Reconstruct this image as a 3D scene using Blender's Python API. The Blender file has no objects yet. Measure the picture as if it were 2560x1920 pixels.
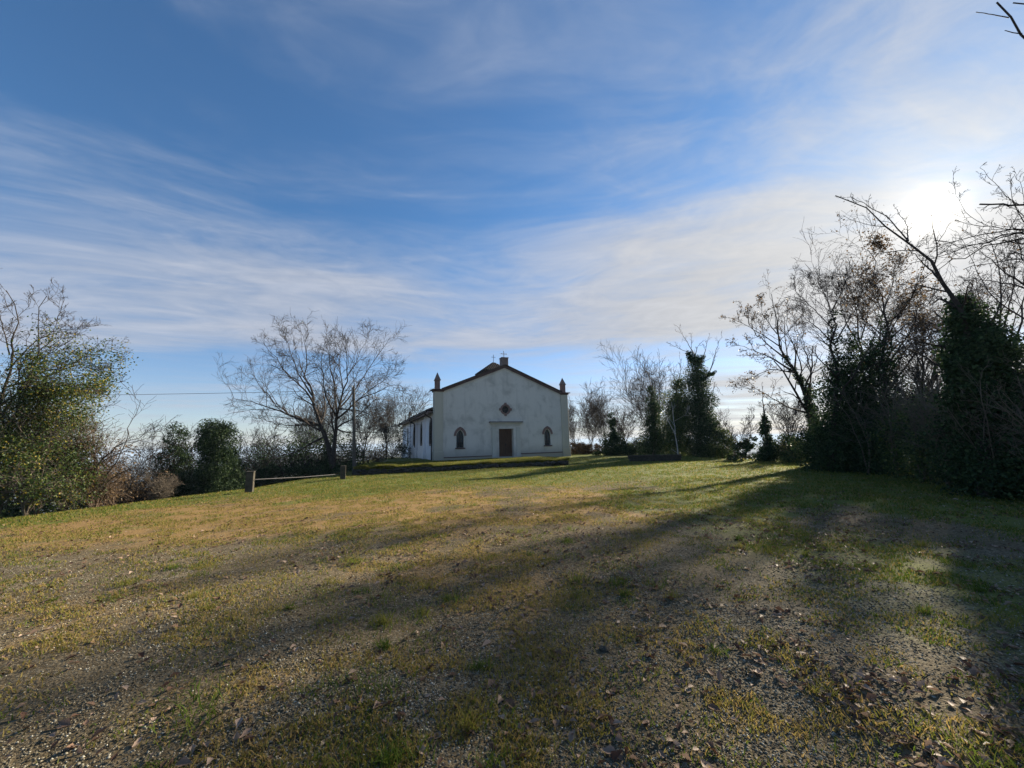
import bpy, bmesh, math, random
import numpy as np
from mathutils import Vector, Matrix

# ------------------------------------------------------------------ camera, sky, sun, exposure
SC = bpy.context.scene
COL = SC.collection
RAD = math.radians
CAM_H = 1.6
PITCH, ROLL = RAD(8.5), RAD(1.4)
FPX = 960.0                                   # focal length in pixels of a 2560 wide picture
FWD = np.array([0, math.cos(PITCH), math.sin(PITCH)])
_u0 = np.array([0, -math.sin(PITCH), math.cos(PITCH)]); _r0 = np.array([1.0, 0, 0])
RGT = math.cos(ROLL)*_r0 - math.sin(ROLL)*_u0
UPV = math.cos(ROLL)*_u0 + math.sin(ROLL)*_r0
CAM = np.array([0, 0, CAM_H])

cd = bpy.data.cameras.new('camera'); cam = bpy.data.objects.new('camera', cd); COL.objects.link(cam)
cd.sensor_width = 36.0; cd.lens = 36.0*FPX/2560.0; cd.clip_start = 0.05; cd.clip_end = 60000
cam.matrix_world = Matrix(((RGT[0], UPV[0], -FWD[0], 0), (RGT[1], UPV[1], -FWD[1], 0), (RGT[2], UPV[2], -FWD[2], CAM_H), (0, 0, 0, 1)))
SC.camera = cam

SUN_EL, SUN_AZ = RAD(21.4), RAD(50.0)         # azimuth clockwise from +Y
SDIR = Vector((math.sin(SUN_AZ)*math.cos(SUN_EL), math.cos(SUN_AZ)*math.cos(SUN_EL), math.sin(SUN_EL)))
sl = bpy.data.lights.new('sun', 'SUN'); sl.energy = 4.8; sl.angle = RAD(1.1); sl.color = (1.0, 0.88, 0.68)
sun = bpy.data.objects.new('sun', sl); COL.objects.link(sun)
sun.rotation_euler = SDIR.to_track_quat('Z', 'Y').to_euler()

SKY_STRENGTH = 0.0515
EXPOSURE = 1.57

class NT:
    """small helper for node trees"""
    def __init__(s, tree): s.t = tree; s.n = tree.nodes; s.l = tree.links
    def node(s, kind, **kw):
        nd = s.n.new(kind)
        for k, v in kw.items(): setattr(nd, k, v)
        return nd
    def put(s, sock, v):
        if isinstance(v, bpy.types.NodeSocket): s.l.new(v, sock)
        elif v is not None: sock.default_value = v
    def m(s, op, a, b=None, c=None, clamp=False):
        nd = s.node('ShaderNodeMath', operation=op, use_clamp=clamp)
        for i, v in enumerate((a, b, c)):
            if v is not None: s.put(nd.inputs[i], v)
        return nd.outputs[0]
    def vm(s, op, a, b=None):
        nd = s.node('ShaderNodeVectorMath', operation=op)
        s.put(nd.inputs[0], a)
        if b is not None: s.put(nd.inputs[1], b)
        return nd.outputs['Value'] if op in ('DOT_PRODUCT', 'LENGTH') else nd.outputs[0]
    def mix(s, f, a, b, blend='MIX'):
        nd = s.node('ShaderNodeMix', data_type='RGBA', blend_type=blend)
        s.put(nd.inputs['Factor'], f); s.put(nd.inputs[6], a); s.put(nd.inputs[7], b)
        return nd.outputs[2]
    def noise(s, vec, scale, detail=4, rough=0.5, dist=0.0, out='Fac'):
        nd = s.node('ShaderNodeTexNoise')
        if vec is not None: s.put(nd.inputs['Vector'], vec)
        nd.inputs['Scale'].default_value = scale; nd.inputs['Detail'].default_value = detail
        nd.inputs['Roughness'].default_value = rough; nd.inputs['Distortion'].default_value = dist
        return nd.outputs[out]
    def ramp(s, f, stops, interp='LINEAR'):
        nd = s.node('ShaderNodeValToRGB'); nd.color_ramp.interpolation = interp
        e = nd.color_ramp.elements
        while len(e) < len(stops): e.new(0.5)
        for k, (p, c) in enumerate(stops):
            e[k].position = p; e[k].color = c if len(c) == 4 else (*c, 1)
        s.put(nd.inputs[0], f)
        return nd.outputs[0]
    def ss(s, v, a, b):
        nd = s.node('ShaderNodeMapRange', interpolation_type='SMOOTHSTEP')
        s.put(nd.inputs[0], v); nd.inputs[1].default_value = a; nd.inputs[2].default_value = b
        nd.inputs[3].default_value = 0; nd.inputs[4].default_value = 1
        return nd.outputs[0]
    def comb(s, x, y, z):
        nd = s.node('ShaderNodeCombineXYZ')
        for i, v in enumerate((x, y, z)): s.put(nd.inputs[i], v)
        return nd.outputs[0]
    def sep(s, v):
        nd = s.node('ShaderNodeSeparateXYZ'); s.put(nd.inputs[0], v); return nd.outputs

W = bpy.data.worlds.new('World'); SC.world = W; W.use_nodes = True
w = NT(W.node_tree); w.n.clear()
sky = w.node('ShaderNodeTexSky', sky_type='NISHITA'); sky.sun_disc = False
sky.sun_elevation = SUN_EL; sky.sun_rotation = SUN_AZ; sky.altitude = 200
sky.air_density = 1.0; sky.dust_density = 0.2; sky.ozone_density = 3.0
D = w.vm('NORMALIZE', w.node('ShaderNodeTexCoord').outputs['Generated'])
dx, dy, dz = w.sep(D)
zc = w.m('MAXIMUM', dz, 0.0)
zz = w.m('ADD', zc, 0.06)
px_, py_ = w.m('DIVIDE', dx, zz), w.m('DIVIDE', dy, zz)     # flat cirrus sheet high above
cosun = w.m('MAXIMUM', w.vm('DOT_PRODUCT', D, tuple(SDIR)), 0.0)
# bands of cirrus, drawn out sideways and slightly bowed
warp = w.noise(w.comb(px_, py_, 3.1), 0.42, 2, 0.5, 0, 'Color')
wx, wy, _ = w.sep(w.vm('SUBTRACT', warp, (0.5, 0.5, 0.5)))
bow = w.m('SQRT', w.m('ADD', w.m('MULTIPLY', px_, px_), 0.25))
sv = w.m('ADD', py_, w.m('MULTIPLY', bow, 0.27))
sv2 = w.m('ADD', w.m('ADD', sv, w.m('MULTIPLY', wy, 0.8)), w.m('MULTIPLY', px_, -0.10)); su2 = w.m('ADD', px_, w.m('MULTIPLY', wx, 2.0))
n_big = w.noise(w.comb(w.m('MULTIPLY', su2, 0.5), w.m('MULTIPLY', sv2, 0.85), 7.7), 1.15, 3, 0.55, 0.5)
n_str = w.noise(w.comb(w.m('MULTIPLY', su2, 0.62), w.m('MULTIPLY', sv2, 1.6), 1.3), 1.5, 5, 0.62, 0.7)
n_fine = w.noise(w.comb(w.m('MULTIPLY', su2, 1.0), w.m('MULTIPLY', sv2, 1.7), 9.0), 4.2, 5, 0.66, 0.6)
cov = w.m('ADD', w.m('ADD', w.m('MULTIPLY', w.m('SUBTRACT', n_big, 0.5), 1.35), w.m('MULTIPLY', w.m('SUBTRACT', n_str, 0.5), 1.05)), w.m('MULTIPLY', w.m('SUBTRACT', n_fine, 0.5), 0.36))
svw = w.m('ADD', sv, w.m('MULTIPLY', wy, 0.7))
prof = w.ramp(w.m('DIVIDE', svw, 7.0), [(0.0, (.10,)*3), (0.13, (.10,)*3), (0.20, (.20,)*3), (0.30, (.66,)*3), (0.46, (.86,)*3), (0.545, (.16,)*3), (0.62, (.08,)*3), (0.74, (.34,)*3), (1.0, (.24,)*3)])
sunside = w.m('ADD', w.m('ADD', w.m('MULTIPLY', w.ss(dx, -0.1, 0.8), 0.16), w.m('MULTIPLY', w.m('MULTIPLY', w.ss(dx, -0.12, 0.35), w.ss(dz, 0.30, 0.12)), 0.30)), w.m('MULTIPLY', w.m('POWER', cosun, 8.0), 0.20))
alpha = w.ss(w.m('ADD', w.m('ADD', w.sep(prof)[0], cov), sunside), 0.0, 1.12)
alpha = w.m('MULTIPLY', alpha, 0.94)
# forward scattering makes the veil bright round the sun
glow = w.m('ADD', w.m('ADD', w.m('MULTIPLY', w.m('POWER', cosun, 6.0), 1.0), w.m('MULTIPLY', w.m('POWER', cosun, 30.0), 0.5)), w.m('MULTIPLY', w.m('POWER', cosun, 160.0), 0.2))
g4 = w.m('ADD', w.m('MULTIPLY', w.m('POWER', cosun, 4500.0), 30.0), w.m('MULTIPLY', w.m('POWER', cosun, 420.0), 1.5))
crad = w.m('MULTIPLY', w.m('ADD', 3.6, glow), w.m('ADD', 0.66, w.m('ADD', w.m('MULTIPLY', n_str, 0.36), w.m('MULTIPLY', n_fine, 0.32))))
ccol = w.mix(w.ss(cosun, 0.70, 0.985), (0.90, 0.97, 1.13, 1), (1.0, 0.98, 0.95, 1))
cloud = w.vm('MULTIPLY', ccol, w.comb(crad, crad, crad))
base = w.vm('MULTIPLY', sky.outputs[0], w.mix(w.ss(dz, 0.05, 0.45), (0.92, 0.90, 1.0, 1), (0.66, 0.93, 1.09, 1)))
haze_h = w.m('MULTIPLY', w.m('POWER', w.m('SUBTRACT', 1.0, w.m('MINIMUM', w.m('ABSOLUTE', dz), 1.0)), 16.0), 0.35)
base = w.mix(haze_h, base, (3.0, 3.9, 5.2, 1))
skyc = w.mix(alpha, base, cloud)
addc = w.m('ADD', g4, w.m('MULTIPLY', w.m('POWER', cosun, 60.0), 0.15))
skyc = w.vm('ADD', skyc, w.vm('MULTIPLY', (1.0, 0.93, 0.80), w.comb(addc, addc, addc)))
W.cycles.sampling_method = 'MANUAL'; W.cycles.sample_map_resolution = 512
bg = w.node('ShaderNodeBackground'); bg.inputs[1].default_value = SKY_STRENGTH
w.l.new(skyc, bg.inputs[0]); w.l.new(bg.outputs[0], w.node('ShaderNodeOutputWorld').inputs[0])

vs = SC.view_settings
vs.view_transform = 'Standard'; vs.look = 'None'; vs.gamma = 1.0; vs.exposure = EXPOSURE; vs.use_curve_mapping = False
SC.cycles.use_denoising = True
SC.cycles.max_bounces = 6; SC.cycles.diffuse_bounces = 3; SC.cycles.transmission_bounces = 4
SC.cycles.transparent_max_bounces = 8; SC.cycles.volume_bounces = 0
SC.cycles.sample_clamp_indirect = 6.0

# ------------------------------------------------------------------ helpers
def ray(x, y): return (x-1280)/FPX*RGT + (960-y)/FPX*UPV + FWD
def at(x, y, Y):
    d = ray(x, y); return CAM + d*(Y/d[1])
def tag(o, label=None, cat=None, group=None, kind=None):
    if label: o['label'] = label
    if cat: o['category'] = cat
    if group: o['group'] = group
    if kind: o['kind'] = kind
    return o
def empty(name, loc, rz=0.0):
    o = bpy.data.objects.new(name, None); COL.objects.link(o)
    o.location = tuple(loc); o.rotation_euler = (0, 0, rz); o.empty_display_size = 0.2
    return o
def link(name, me, mat=None, parent=None):
    o = bpy.data.objects.new(name, me); COL.objects.link(o)
    if mat: me.materials.append(mat)
    if parent: o.parent = parent
    return o
def npmesh(name, V, F, attrs=None, smooth=False):
    """V (n,3); F list of int arrays (m,3) or (m,4)"""
    if not isinstance(F, (list, tuple)): F = [F]
    F = [f for f in F if len(f)]
    me = bpy.data.meshes.new(name)
    V = np.asarray(V, np.float32)
    me.vertices.add(len(V)); me.vertices.foreach_set('co', V.ravel())
    tot = np.concatenate([np.full(len(f), f.shape[1], np.int32) for f in F])
    idx = np.concatenate([f.ravel() for f in F]).astype(np.int32)
    me.loops.add(len(idx)); me.loops.foreach_set('vertex_index', idx)
    me.polygons.add(len(tot))
    start = np.concatenate([[0], np.cumsum(tot)[:-1]]).astype(np.int32)
    me.polygons.foreach_set('loop_start', start)
    if smooth: me.polygons.foreach_set('use_smooth', np.ones(len(tot), bool))
    for k, v in (attrs or {}).items():
        v = np.asarray(v, np.float32)
        if v.ndim == 1:
            a = me.attributes.new(k, 'FLOAT', 'POINT'); a.data.foreach_set('value', v)
        else:
            a = me.attributes.new(k, 'FLOAT_COLOR', 'POINT')
            a.data.foreach_set('color', np.concatenate([v, np.ones((len(v), 1), np.float32)], 1).ravel())
    me.update(calc_edges=True); me.validate(verbose=False)
    return me
class MB:
    """collects simple shapes into one mesh"""
    def __init__(s): s.b = bmesh.new()
    def box(s, x0, x1, y0, y1, z0, z1, bev=0.0):
        vs_ = [s.b.verts.new(p) for p in ((x0,y0,z0),(x1,y0,z0),(x1,y1,z0),(x0,y1,z0),(x0,y0,z1),(x1,y0,z1),(x1,y1,z1),(x0,y1,z1))]
        fs = [s.b.faces.new([vs_[i] for i in q]) for q in ((3,2,1,0),(4,5,6,7),(0,1,5,4),(1,2,6,5),(2,3,7,6),(3,0,4,7))]
        if bev:
            ed = list({e for f in fs for e in f.edges})
            bmesh.ops.bevel(s.b, geom=ed, offset=bev, segments=1, affect='EDGES')
        return s
    def prism(s, pts, y0, y1):
        """polygon in x,z pushed from y0 to y1"""
        a = [s.b.verts.new((x, y0, z)) for x, z in pts]; c = [s.b.verts.new((x, y1, z)) for x, z in pts]
        n = len(pts)
        s.b.faces.new(a); s.b.faces.new(c[::-1])
        for i in range(n): s.b.faces.new((a[(i+1) % n], a[i], c[i], c[(i+1) % n]))
        return s
    def pyramid(s, cx, cy, hw, hd, z0, z1):
        b4 = [s.b.verts.new((cx+i*hw, cy+j*hd, z0)) for i, j in ((-1,-1),(1,-1),(1,1),(-1,1))]
        t = s.b.verts.new((cx, cy, z1)); s.b.faces.new(b4[::-1])
        for i in range(4): s.b.faces.new((b4[i], b4[(i+1) % 4], t))
        return s
    def tube(s, pts, r, n=8):
        pts = [Vector(p) for p in pts]; rings = []
        for i, p in enumerate(pts):
            d = (pts[min(i+1, len(pts)-1)] - pts[max(i-1, 0)]).normalized()
            a = d.orthogonal().normalized() if not rings else (ax - d*ax.dot(d)).normalized()
            ax = a; c = d.cross(a); rr = r[i] if isinstance(r, (list, tuple)) else r
            rings.append([s.b.verts.new(p + (a*math.cos(2*math.pi*k/n) + c*math.sin(2*math.pi*k/n))*rr) for k in range(n)])
        for q in range(len(rings)-1):
            for k in range(n): s.b.faces.new((rings[q][k], rings[q][(k+1) % n], rings[q+1][(k+1) % n], rings[q+1][k]))
        s.b.faces.new(rings[0][::-1]); s.b.faces.new(rings[-1])
        return s
    def slab(s, outer, holes, y0, y1, swap=False):
        """plate with openings: outlines in (x,z), thickness y0..y1; swap puts the plate in the y,z plane"""
        P = lambda x, z, y: (y, x, z) if swap else (x, y, z)
        layers = []
        for y in (y0, y1):
            loops = []
            for lp in [outer] + holes:
                v = [s.b.verts.new(P(x, z, y)) for x, z in lp]
                loops.append((v, [s.b.edges.new((v[i], v[(i+1) % len(v)])) for i in range(len(v))]))
            bmesh.ops.triangle_fill(s.b, use_beauty=True, use_dissolve=False, edges=[e for l in loops for e in l[1]])
            layers.append(loops)
        for (va, _), (vb, _) in zip(*layers):
            n = len(va)
            for i in range(n): s.b.faces.new((va[i], va[(i+1) % n], vb[(i+1) % n], vb[i]))
        bmesh.ops.recalc_face_normals(s.b, faces=s.b.faces[:])
        return s
    def build(s, name, mat, parent=None, smooth=False):
        bmesh.ops.recalc_face_normals(s.b, faces=s.b.faces[:])
        me = bpy.data.meshes.new(name); s.b.to_mesh(me); s.b.free()
        if smooth:
            for p in me.polygons: p.use_smooth = True
        return link(name, me, mat, parent)

# value noise for terrain and cover
_tab = np.random.RandomState(11).rand(256, 256)
def vnoise(x, y):
    xi = np.floor(x).astype(int); yi = np.floor(y).astype(int); fx = x-xi; fy = y-yi
    fx = fx*fx*(3-2*fx); fy = fy*fy*(3-2*fy)
    g = lambda a, b: _tab[a & 255, b & 255]
    return (g(xi, yi)*(1-fx)+g(xi+1, yi)*fx)*(1-fy) + (g(xi, yi+1)*(1-fx)+g(xi+1, yi+1)*fx)*fy
def fbm(x, y, o=4):
    a, s_, r = 0.5, 0, 0.0
    for k in range(o):
        r = r + a*vnoise(x*(2**k)+17.3*k, y*(2**k)+5.1*k); s_ += a; a *= 0.5
    return r/s_
def sst(v, a, b):
    t = np.clip((v-a)/(b-a), 0, 1); return t*t*(3-2*t)

# ------------------------------------------------------------------ materials
def mat(name, build):
    m_ = bpy.data.materials.new(name); m_.use_nodes = True
    t = NT(m_.node_tree); t.n.clear(); out = t.node('ShaderNodeOutputMaterial')
    t.l.new(build(t), out.inputs[0]); return m_
def prin(t, col, rough=0.8, bump=None, bstr=0.3, bdist=0.02, spec=0.3, metal=0.0):
    p = t.node('ShaderNodeBsdfPrincipled')
    t.put(p.inputs['Base Color'], col if isinstance(col, bpy.types.NodeSocket) else (*col, 1)); t.put(p.inputs['Roughness'], rough)
    p.inputs['Specular IOR Level'].default_value = spec; p.inputs['Metallic'].default_value = metal
    if bump is not None:
        b = t.node('ShaderNodeBump'); b.inputs['Strength'].default_value = bstr; b.inputs['Distance'].default_value = bdist
        t.l.new(bump, b.inputs['Height']); t.l.new(b.outputs[0], p.inputs['Normal'])
    return p.outputs[0]
def obj_co(t): return t.node('ShaderNodeTexCoord').outputs['Object']
def mottled(name, c0, c1, scale, rough=0.85, bs=0.3, bd=0.02, c2=None, spec=0.25):
    def f(t):
        co = obj_co(t); n1 = t.noise(co, scale, 6, 0.6); n2 = t.noise(co, scale*7, 4, 0.6)
        fac = t.m('ADD', t.m('MULTIPLY', n1, 0.7), t.m('MULTIPLY', n2, 0.3))
        c = t.ramp(fac, [(0.32, c0), (0.68, c1)] if c2 is None else [(0.3, c0), (0.5, c1), (0.72, c2)])
        return prin(t, c, rough, n2, bs, bd, spec)
    return mat(name, f)
def leafmat(name, stops, trans=0.35, rough=0.5, spec=0.25):
    def f(t):
        a = t.node('ShaderNodeAttribute', attribute_name='rnd').outputs['Fac']
        c = t.ramp(a, stops)
        d = t.node('ShaderNodeBsdfTranslucent'); t.l.new(c, d.inputs[0])
        m_ = t.node('ShaderNodeMixShader'); m_.inputs[0].default_value = trans
        t.l.new(prin(t, c, rough, None, spec=spec), m_.inputs[1]); t.l.new(d.outputs[0], m_.inputs[2])
        return m_.outputs[0]
    return mat(name, f)
def plaster(name, c_main, c_dark, c_base, base_h=1.2, stain=0.5):
    def f(t):
        co = obj_co(t); x, y, z = t.sep(co)
        n1 = t.noise(co, 0.8, 6, 0.62, 0.4); n2 = t.noise(co, 14, 4, 0.6)
        streak = t.noise(t.comb(t.m('MULTIPLY', x, 3.0), t.m('MULTIPLY', y, 3.0), t.m('MULTIPLY', z, 0.35)), 1.0, 5, 0.6)
        c = t.mix(t.m('MULTIPLY', t.ss(n1, 0.45, 0.75), stain), (*c_main, 1), (*c_dark, 1))
        c = t.mix(t.m('MULTIPLY', t.ss(streak, 0.52, 0.75), stain*0.6), c, (*c_dark, 1))
        damp = t.ss(t.m('ADD', z, t.m('MULTIPLY', t.m('SUBTRACT', n1, 0.5), 1.4)), base_h, -0.1)
        c = t.mix(t.m('MULTIPLY', damp, 0.75), c, (*c_base, 1))
        c = t.mix(t.m('MULTIPLY', n2, 0.12), c, (*c_dark, 1))
        return prin(t, c, 0.92, n2, 0.35, 0.012, 0.15)
    return mat(name, f)
M = {}
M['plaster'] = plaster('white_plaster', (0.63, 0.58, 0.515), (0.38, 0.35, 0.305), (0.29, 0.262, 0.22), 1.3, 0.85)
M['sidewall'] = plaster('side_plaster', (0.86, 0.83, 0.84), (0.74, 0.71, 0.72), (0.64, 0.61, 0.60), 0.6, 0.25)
M['beige'] = plaster('beige_render', (0.50, 0.45, 0.36), (0.40, 0.36, 0.29), (0.33, 0.295, 0.24), 1.4)
M['stone'] = plaster('portal_stone', (0.52, 0.49, 0.43), (0.43, 0.40, 0.35), (0.36, 0.33, 0.29), 0.6)
M['brick'] = mottled('dark_brick', (0.075, 0.05, 0.048), (0.13, 0.082, 0.075), 9, 0.9, 0.5, 0.02)
M['archbrick'] = mottled('arch_brick', (0.17, 0.105, 0.09), (0.26, 0.165, 0.14), 11, 0.9, 0.5, 0.02)
M['tile'] = mottled('roof_tile', (0.035, 0.028, 0.026), (0.075, 0.058, 0.052), 5, 0.9, 0.5, 0.02, (0.13, 0.10, 0.085))
M['oldtile'] = mottled('old_roof_tile', (0.02, 0.017, 0.016), (0.05, 0.042, 0.038), 5, 0.95, 0.5, 0.02, (0.085, 0.07, 0.06), 0.1)
M['pedestal'] = mottled('pedestal_brick', (0.14, 0.10, 0.09), (0.22, 0.16, 0.14), 8)
M['glass'] = mat('dark_glass', lambda t: prin(t, (0.012, 0.018, 0.022), 0.12, t.noise(obj_co(t), 6, 2), 0.15, 0.01, 0.5))
M['reflglass'] = mat('sky_reflection_glass', lambda t: prin(t, (0.03, 0.045, 0.055), 0.18, t.noise(obj_co(t), 9, 2), 0.2, 0.01, 0.5))  # paler bluish copy of the glass, sky reflection put into its colour
M['iron'] = mottled('dark_iron', (0.02, 0.02, 0.022), (0.05, 0.045, 0.045), 12, 0.6, 0.2, 0.005)
M['copper'] = mottled('brown_pipe', (0.018, 0.014, 0.016), (0.04, 0.03, 0.03), 6, 0.5, 0.1, 0.004)
M['fascia'] = mottled('fascia_board', (0.30, 0.22, 0.22), (0.40, 0.31, 0.30), 3)
M['crossmetal'] = mottled('pale_metal', (0.38, 0.36, 0.36), (0.55, 0.54, 0.53), 12, 0.5, 0.1, 0.004)
def _door(t):
    co = obj_co(t); x, y, z = t.sep(co)
    g = t.noise(t.comb(t.m('MULTIPLY', x, 14), y, t.m('MULTIPLY', z, 1.2)), 2.0, 5, 0.6)
    return prin(t, t.ramp(g, [(0.3, (0.045, 0.022, 0.013)), (0.7, (0.11, 0.055, 0.03))]), 0.6, g, 0.4, 0.01)
M['door'] = mat('door_wood', _door)
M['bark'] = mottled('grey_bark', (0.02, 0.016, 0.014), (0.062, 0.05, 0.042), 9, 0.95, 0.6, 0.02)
M['bark_lit'] = mottled('sunlit_bark', (0.08, 0.065, 0.05), (0.17, 0.14, 0.11), 9, 0.95, 0.6, 0.02)  # lighter copy of the bark with sunlight put into its colour
M['twig_red'] = mottled('reddish_twig', (0.06, 0.042, 0.03), (0.13, 0.088, 0.06), 9, 0.95, 0.3, 0.01)
M['birch'] = mottled('white_bark', (0.25, 0.24, 0.22), (0.55, 0.53, 0.50), 7, 0.9, 0.4, 0.01)
M['ivy'] = leafmat('ivy_leaf', [(0, (0.014, 0.03, 0.012)), (0.6, (0.034, 0.062, 0.024)), (1, (0.075, 0.11, 0.045))], 0.25, 0.6, 0.12)
M['ivy_y'] = leafmat('ivy_leaf_mixed', [(0, (0.025, 0.045, 0.016)), (0.55, (0.06, 0.095, 0.026)), (0.9, (0.11, 0.145, 0.04)), (1, (0.18, 0.17, 0.045))], 0.35)
M['leaf_autumn'] = leafmat('autumn_leaf', [(0, (0.024, 0.046, 0.013)), (0.5, (0.055, 0.09, 0.022)), (0.8, (0.095, 0.125, 0.03)), (0.93, (0.17, 0.17, 0.03)), (1, (0.28, 0.21, 0.03))], 0.45)
M['leaf_brown'] = leafmat('brown_leaf', [(0, (0.05, 0.034, 0.02)), (0.6, (0.12, 0.078, 0.04)), (1, (0.21, 0.14, 0.07))], 0.4)
M['litter'] = leafmat('dry_leaf', [(0, (0.08, 0.042, 0.027)), (0.4, (0.17, 0.10, 0.065)), (0.75, (0.31, 0.215, 0.155)), (1, (0.44, 0.34, 0.27))], 0.25, 0.6, 0.2)
M['grass'] = leafmat('grass_blade', [(0, (0.04, 0.085, 0.012)), (0.4, (0.105, 0.14, 0.022)), (0.62, (0.19, 0.175, 0.035)), (0.85, (0.31, 0.215, 0.08)), (1, (0.41, 0.30, 0.14))], 0.5, 0.6, 0.1)
M['pebble'] = leafmat('pebble', [(0, (0.05, 0.042, 0.028)), (0.55, (0.135, 0.115, 0.078)), (0.85, (0.25, 0.225, 0.17)), (1, (0.42, 0.40, 0.33))], 0.0, 0.9, 0.1)
M['rock'] = mottled('field_stone', (0.02, 0.018, 0.014), (0.075, 0.065, 0.05), 6, 0.95, 0.7, 0.03)
M['concrete'] = mottled('old_concrete', (0.025, 0.023, 0.018), (0.095, 0.083, 0.063), 5, 0.95, 0.5, 0.02)
M['pole'] = mottled('weathered_pole', (0.05, 0.045, 0.04), (0.12, 0.105, 0.09), 6, 0.95, 0.4, 0.02)

# ------------------------------------------------------------------ ground
PLAT = np.array([(-18,-60),(-17.5,6),(-16,12),(-13.6,17),(-12.2,21),(-12.0,26),(-14,34),(-21,52),(-26,72),(-4,78),(10,52),(13,38),(14.5,31),(18.5,27.5),(25,24),(30,5),(30,-60)], float)
def plat_dist(x, y):
    sh = x.shape; p = np.stack([x.ravel(), y.ravel()], 1)
    d = np.full(len(p), 1e18); ins = np.zeros(len(p), bool)
    for i in range(len(PLAT)):
        a = PLAT[i]; b = PLAT[(i+1) % len(PLAT)]; ab = b-a
        t = np.clip(((p-a)@ab)/(ab@ab), 0, 1)
        d = np.minimum(d, np.linalg.norm(p-a-t[:, None]*ab, axis=1))
        with np.errstate(divide='ignore', invalid='ignore'):
            c = ((a[1] > p[:, 1]) != (b[1] > p[:, 1])) & (p[:, 0] < (b[0]-a[0])*(p[:, 1]-a[1])/(b[1]-a[1]+1e-12)+a[0])
        ins ^= c
    return np.where(ins, -d, d).reshape(sh)
def ground(x, y, micro=True):
    x = np.asarray(x, float); y = np.asarray(y, float)
    z = -0.024*np.maximum(0, -x-2)*sst(np.abs(x), 0, 4) - 0.12*sst(y, 7, 19) + 0.16*sst(y, 28, 33)
    z = np.maximum(z, -0.7)
    z = z - 0.5*sst(y, 36, 58)*sst(-x, 4, 14)
    z = z + 0.10*sst(np.hypot(x-8, y-21), 9, 2)
    near = sst(np.hypot(x, y), 60, 15)
    z = z + near*(fbm(x*0.35, y*0.35, 3)-0.5)*0.14
    if micro: z = z + sst(np.hypot(x, y), 25, 6)*(fbm(x*2.3, y*2.3, 3)-0.5)*0.05
    d = np.maximum(plat_dist(x, y), 0)
    drop = 0.42*d*d/(d+5.0)
    z = z - 130*(1-np.exp(-drop/130.0))
    far = sst(d, 40, 500)
    z = z + far*(fbm(x/600.0+3, y/600.0, 4)-0.5)*70
    hill = lambda cx, cy, sx, sy, h: h*np.exp(-((x-cx)/sx)**2-((y-cy)/sy)**2)
    z = z + hill(-520, 1010, 190, 300, 118) + hill(-1100, 2600, 700, 500, 90) + hill(-1000, 1000, 300, 250, 40)
    return z
def gz(x, y): return float(ground(np.array([x]), np.array([y]))[0])
def onground(px, py):
    d = ray(px, py); d = d/np.linalg.norm(d); s = np.arange(1.0, 90.0, 0.05)
    P = CAM + s[:, None]*d; h = P[:, 2]-ground(P[:, 0], P[:, 1])
    k = np.argmax(h < 0) if (h < 0).any() else len(s)-1
    return P[k]
def cover(x, y):
    """green, dry and gravel weights of the ground cover"""
    n = fbm(x*0.28+4, y*0.28+9, 4); n2 = fbm(x*1.1, y*1.1+30, 3)
    r = np.hypot(x, y)
    grav = sst(y, 12.0, 4.0)*sst(x, -13, -7)
    grav = np.maximum(grav, 0.8*sst(np.abs(x-2.2-0.33*(y-3)), 2.0, 0.6)*sst(y, 14, 8))
    grav = grav*(0.28+0.5*sst(n*0.5+n2*0.5, 0.36, 0.66))
    dry = sst(y, 5, 9)*sst(y, 22, 13)*sst(x, 7, 1)*sst(n2*0.5+n*0.5, 0.30, 0.5)
    dry = np.maximum(dry, 0.7*sst(n2, 0.38, 0.6)*sst(x, 6, 0))
    green = 0.85*sst(y, 11, 19) + 0.9*sst(x, 1.5, 4.5)*sst(n, 0.36, 0.52) + 0.55*sst(n2*.5+n*.5, 0.5, 0.66) + 0.9*sst(-x, 11, 15)
    green = np.clip(green, 0, 1)*(1-0.75*grav); dry = dry*(1-0.7*grav)*(1-0.75*green)
    off = sst(plat_dist(x, y), 1.0, 5.0)
    return green, dry, grav*(1-off), off

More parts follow.
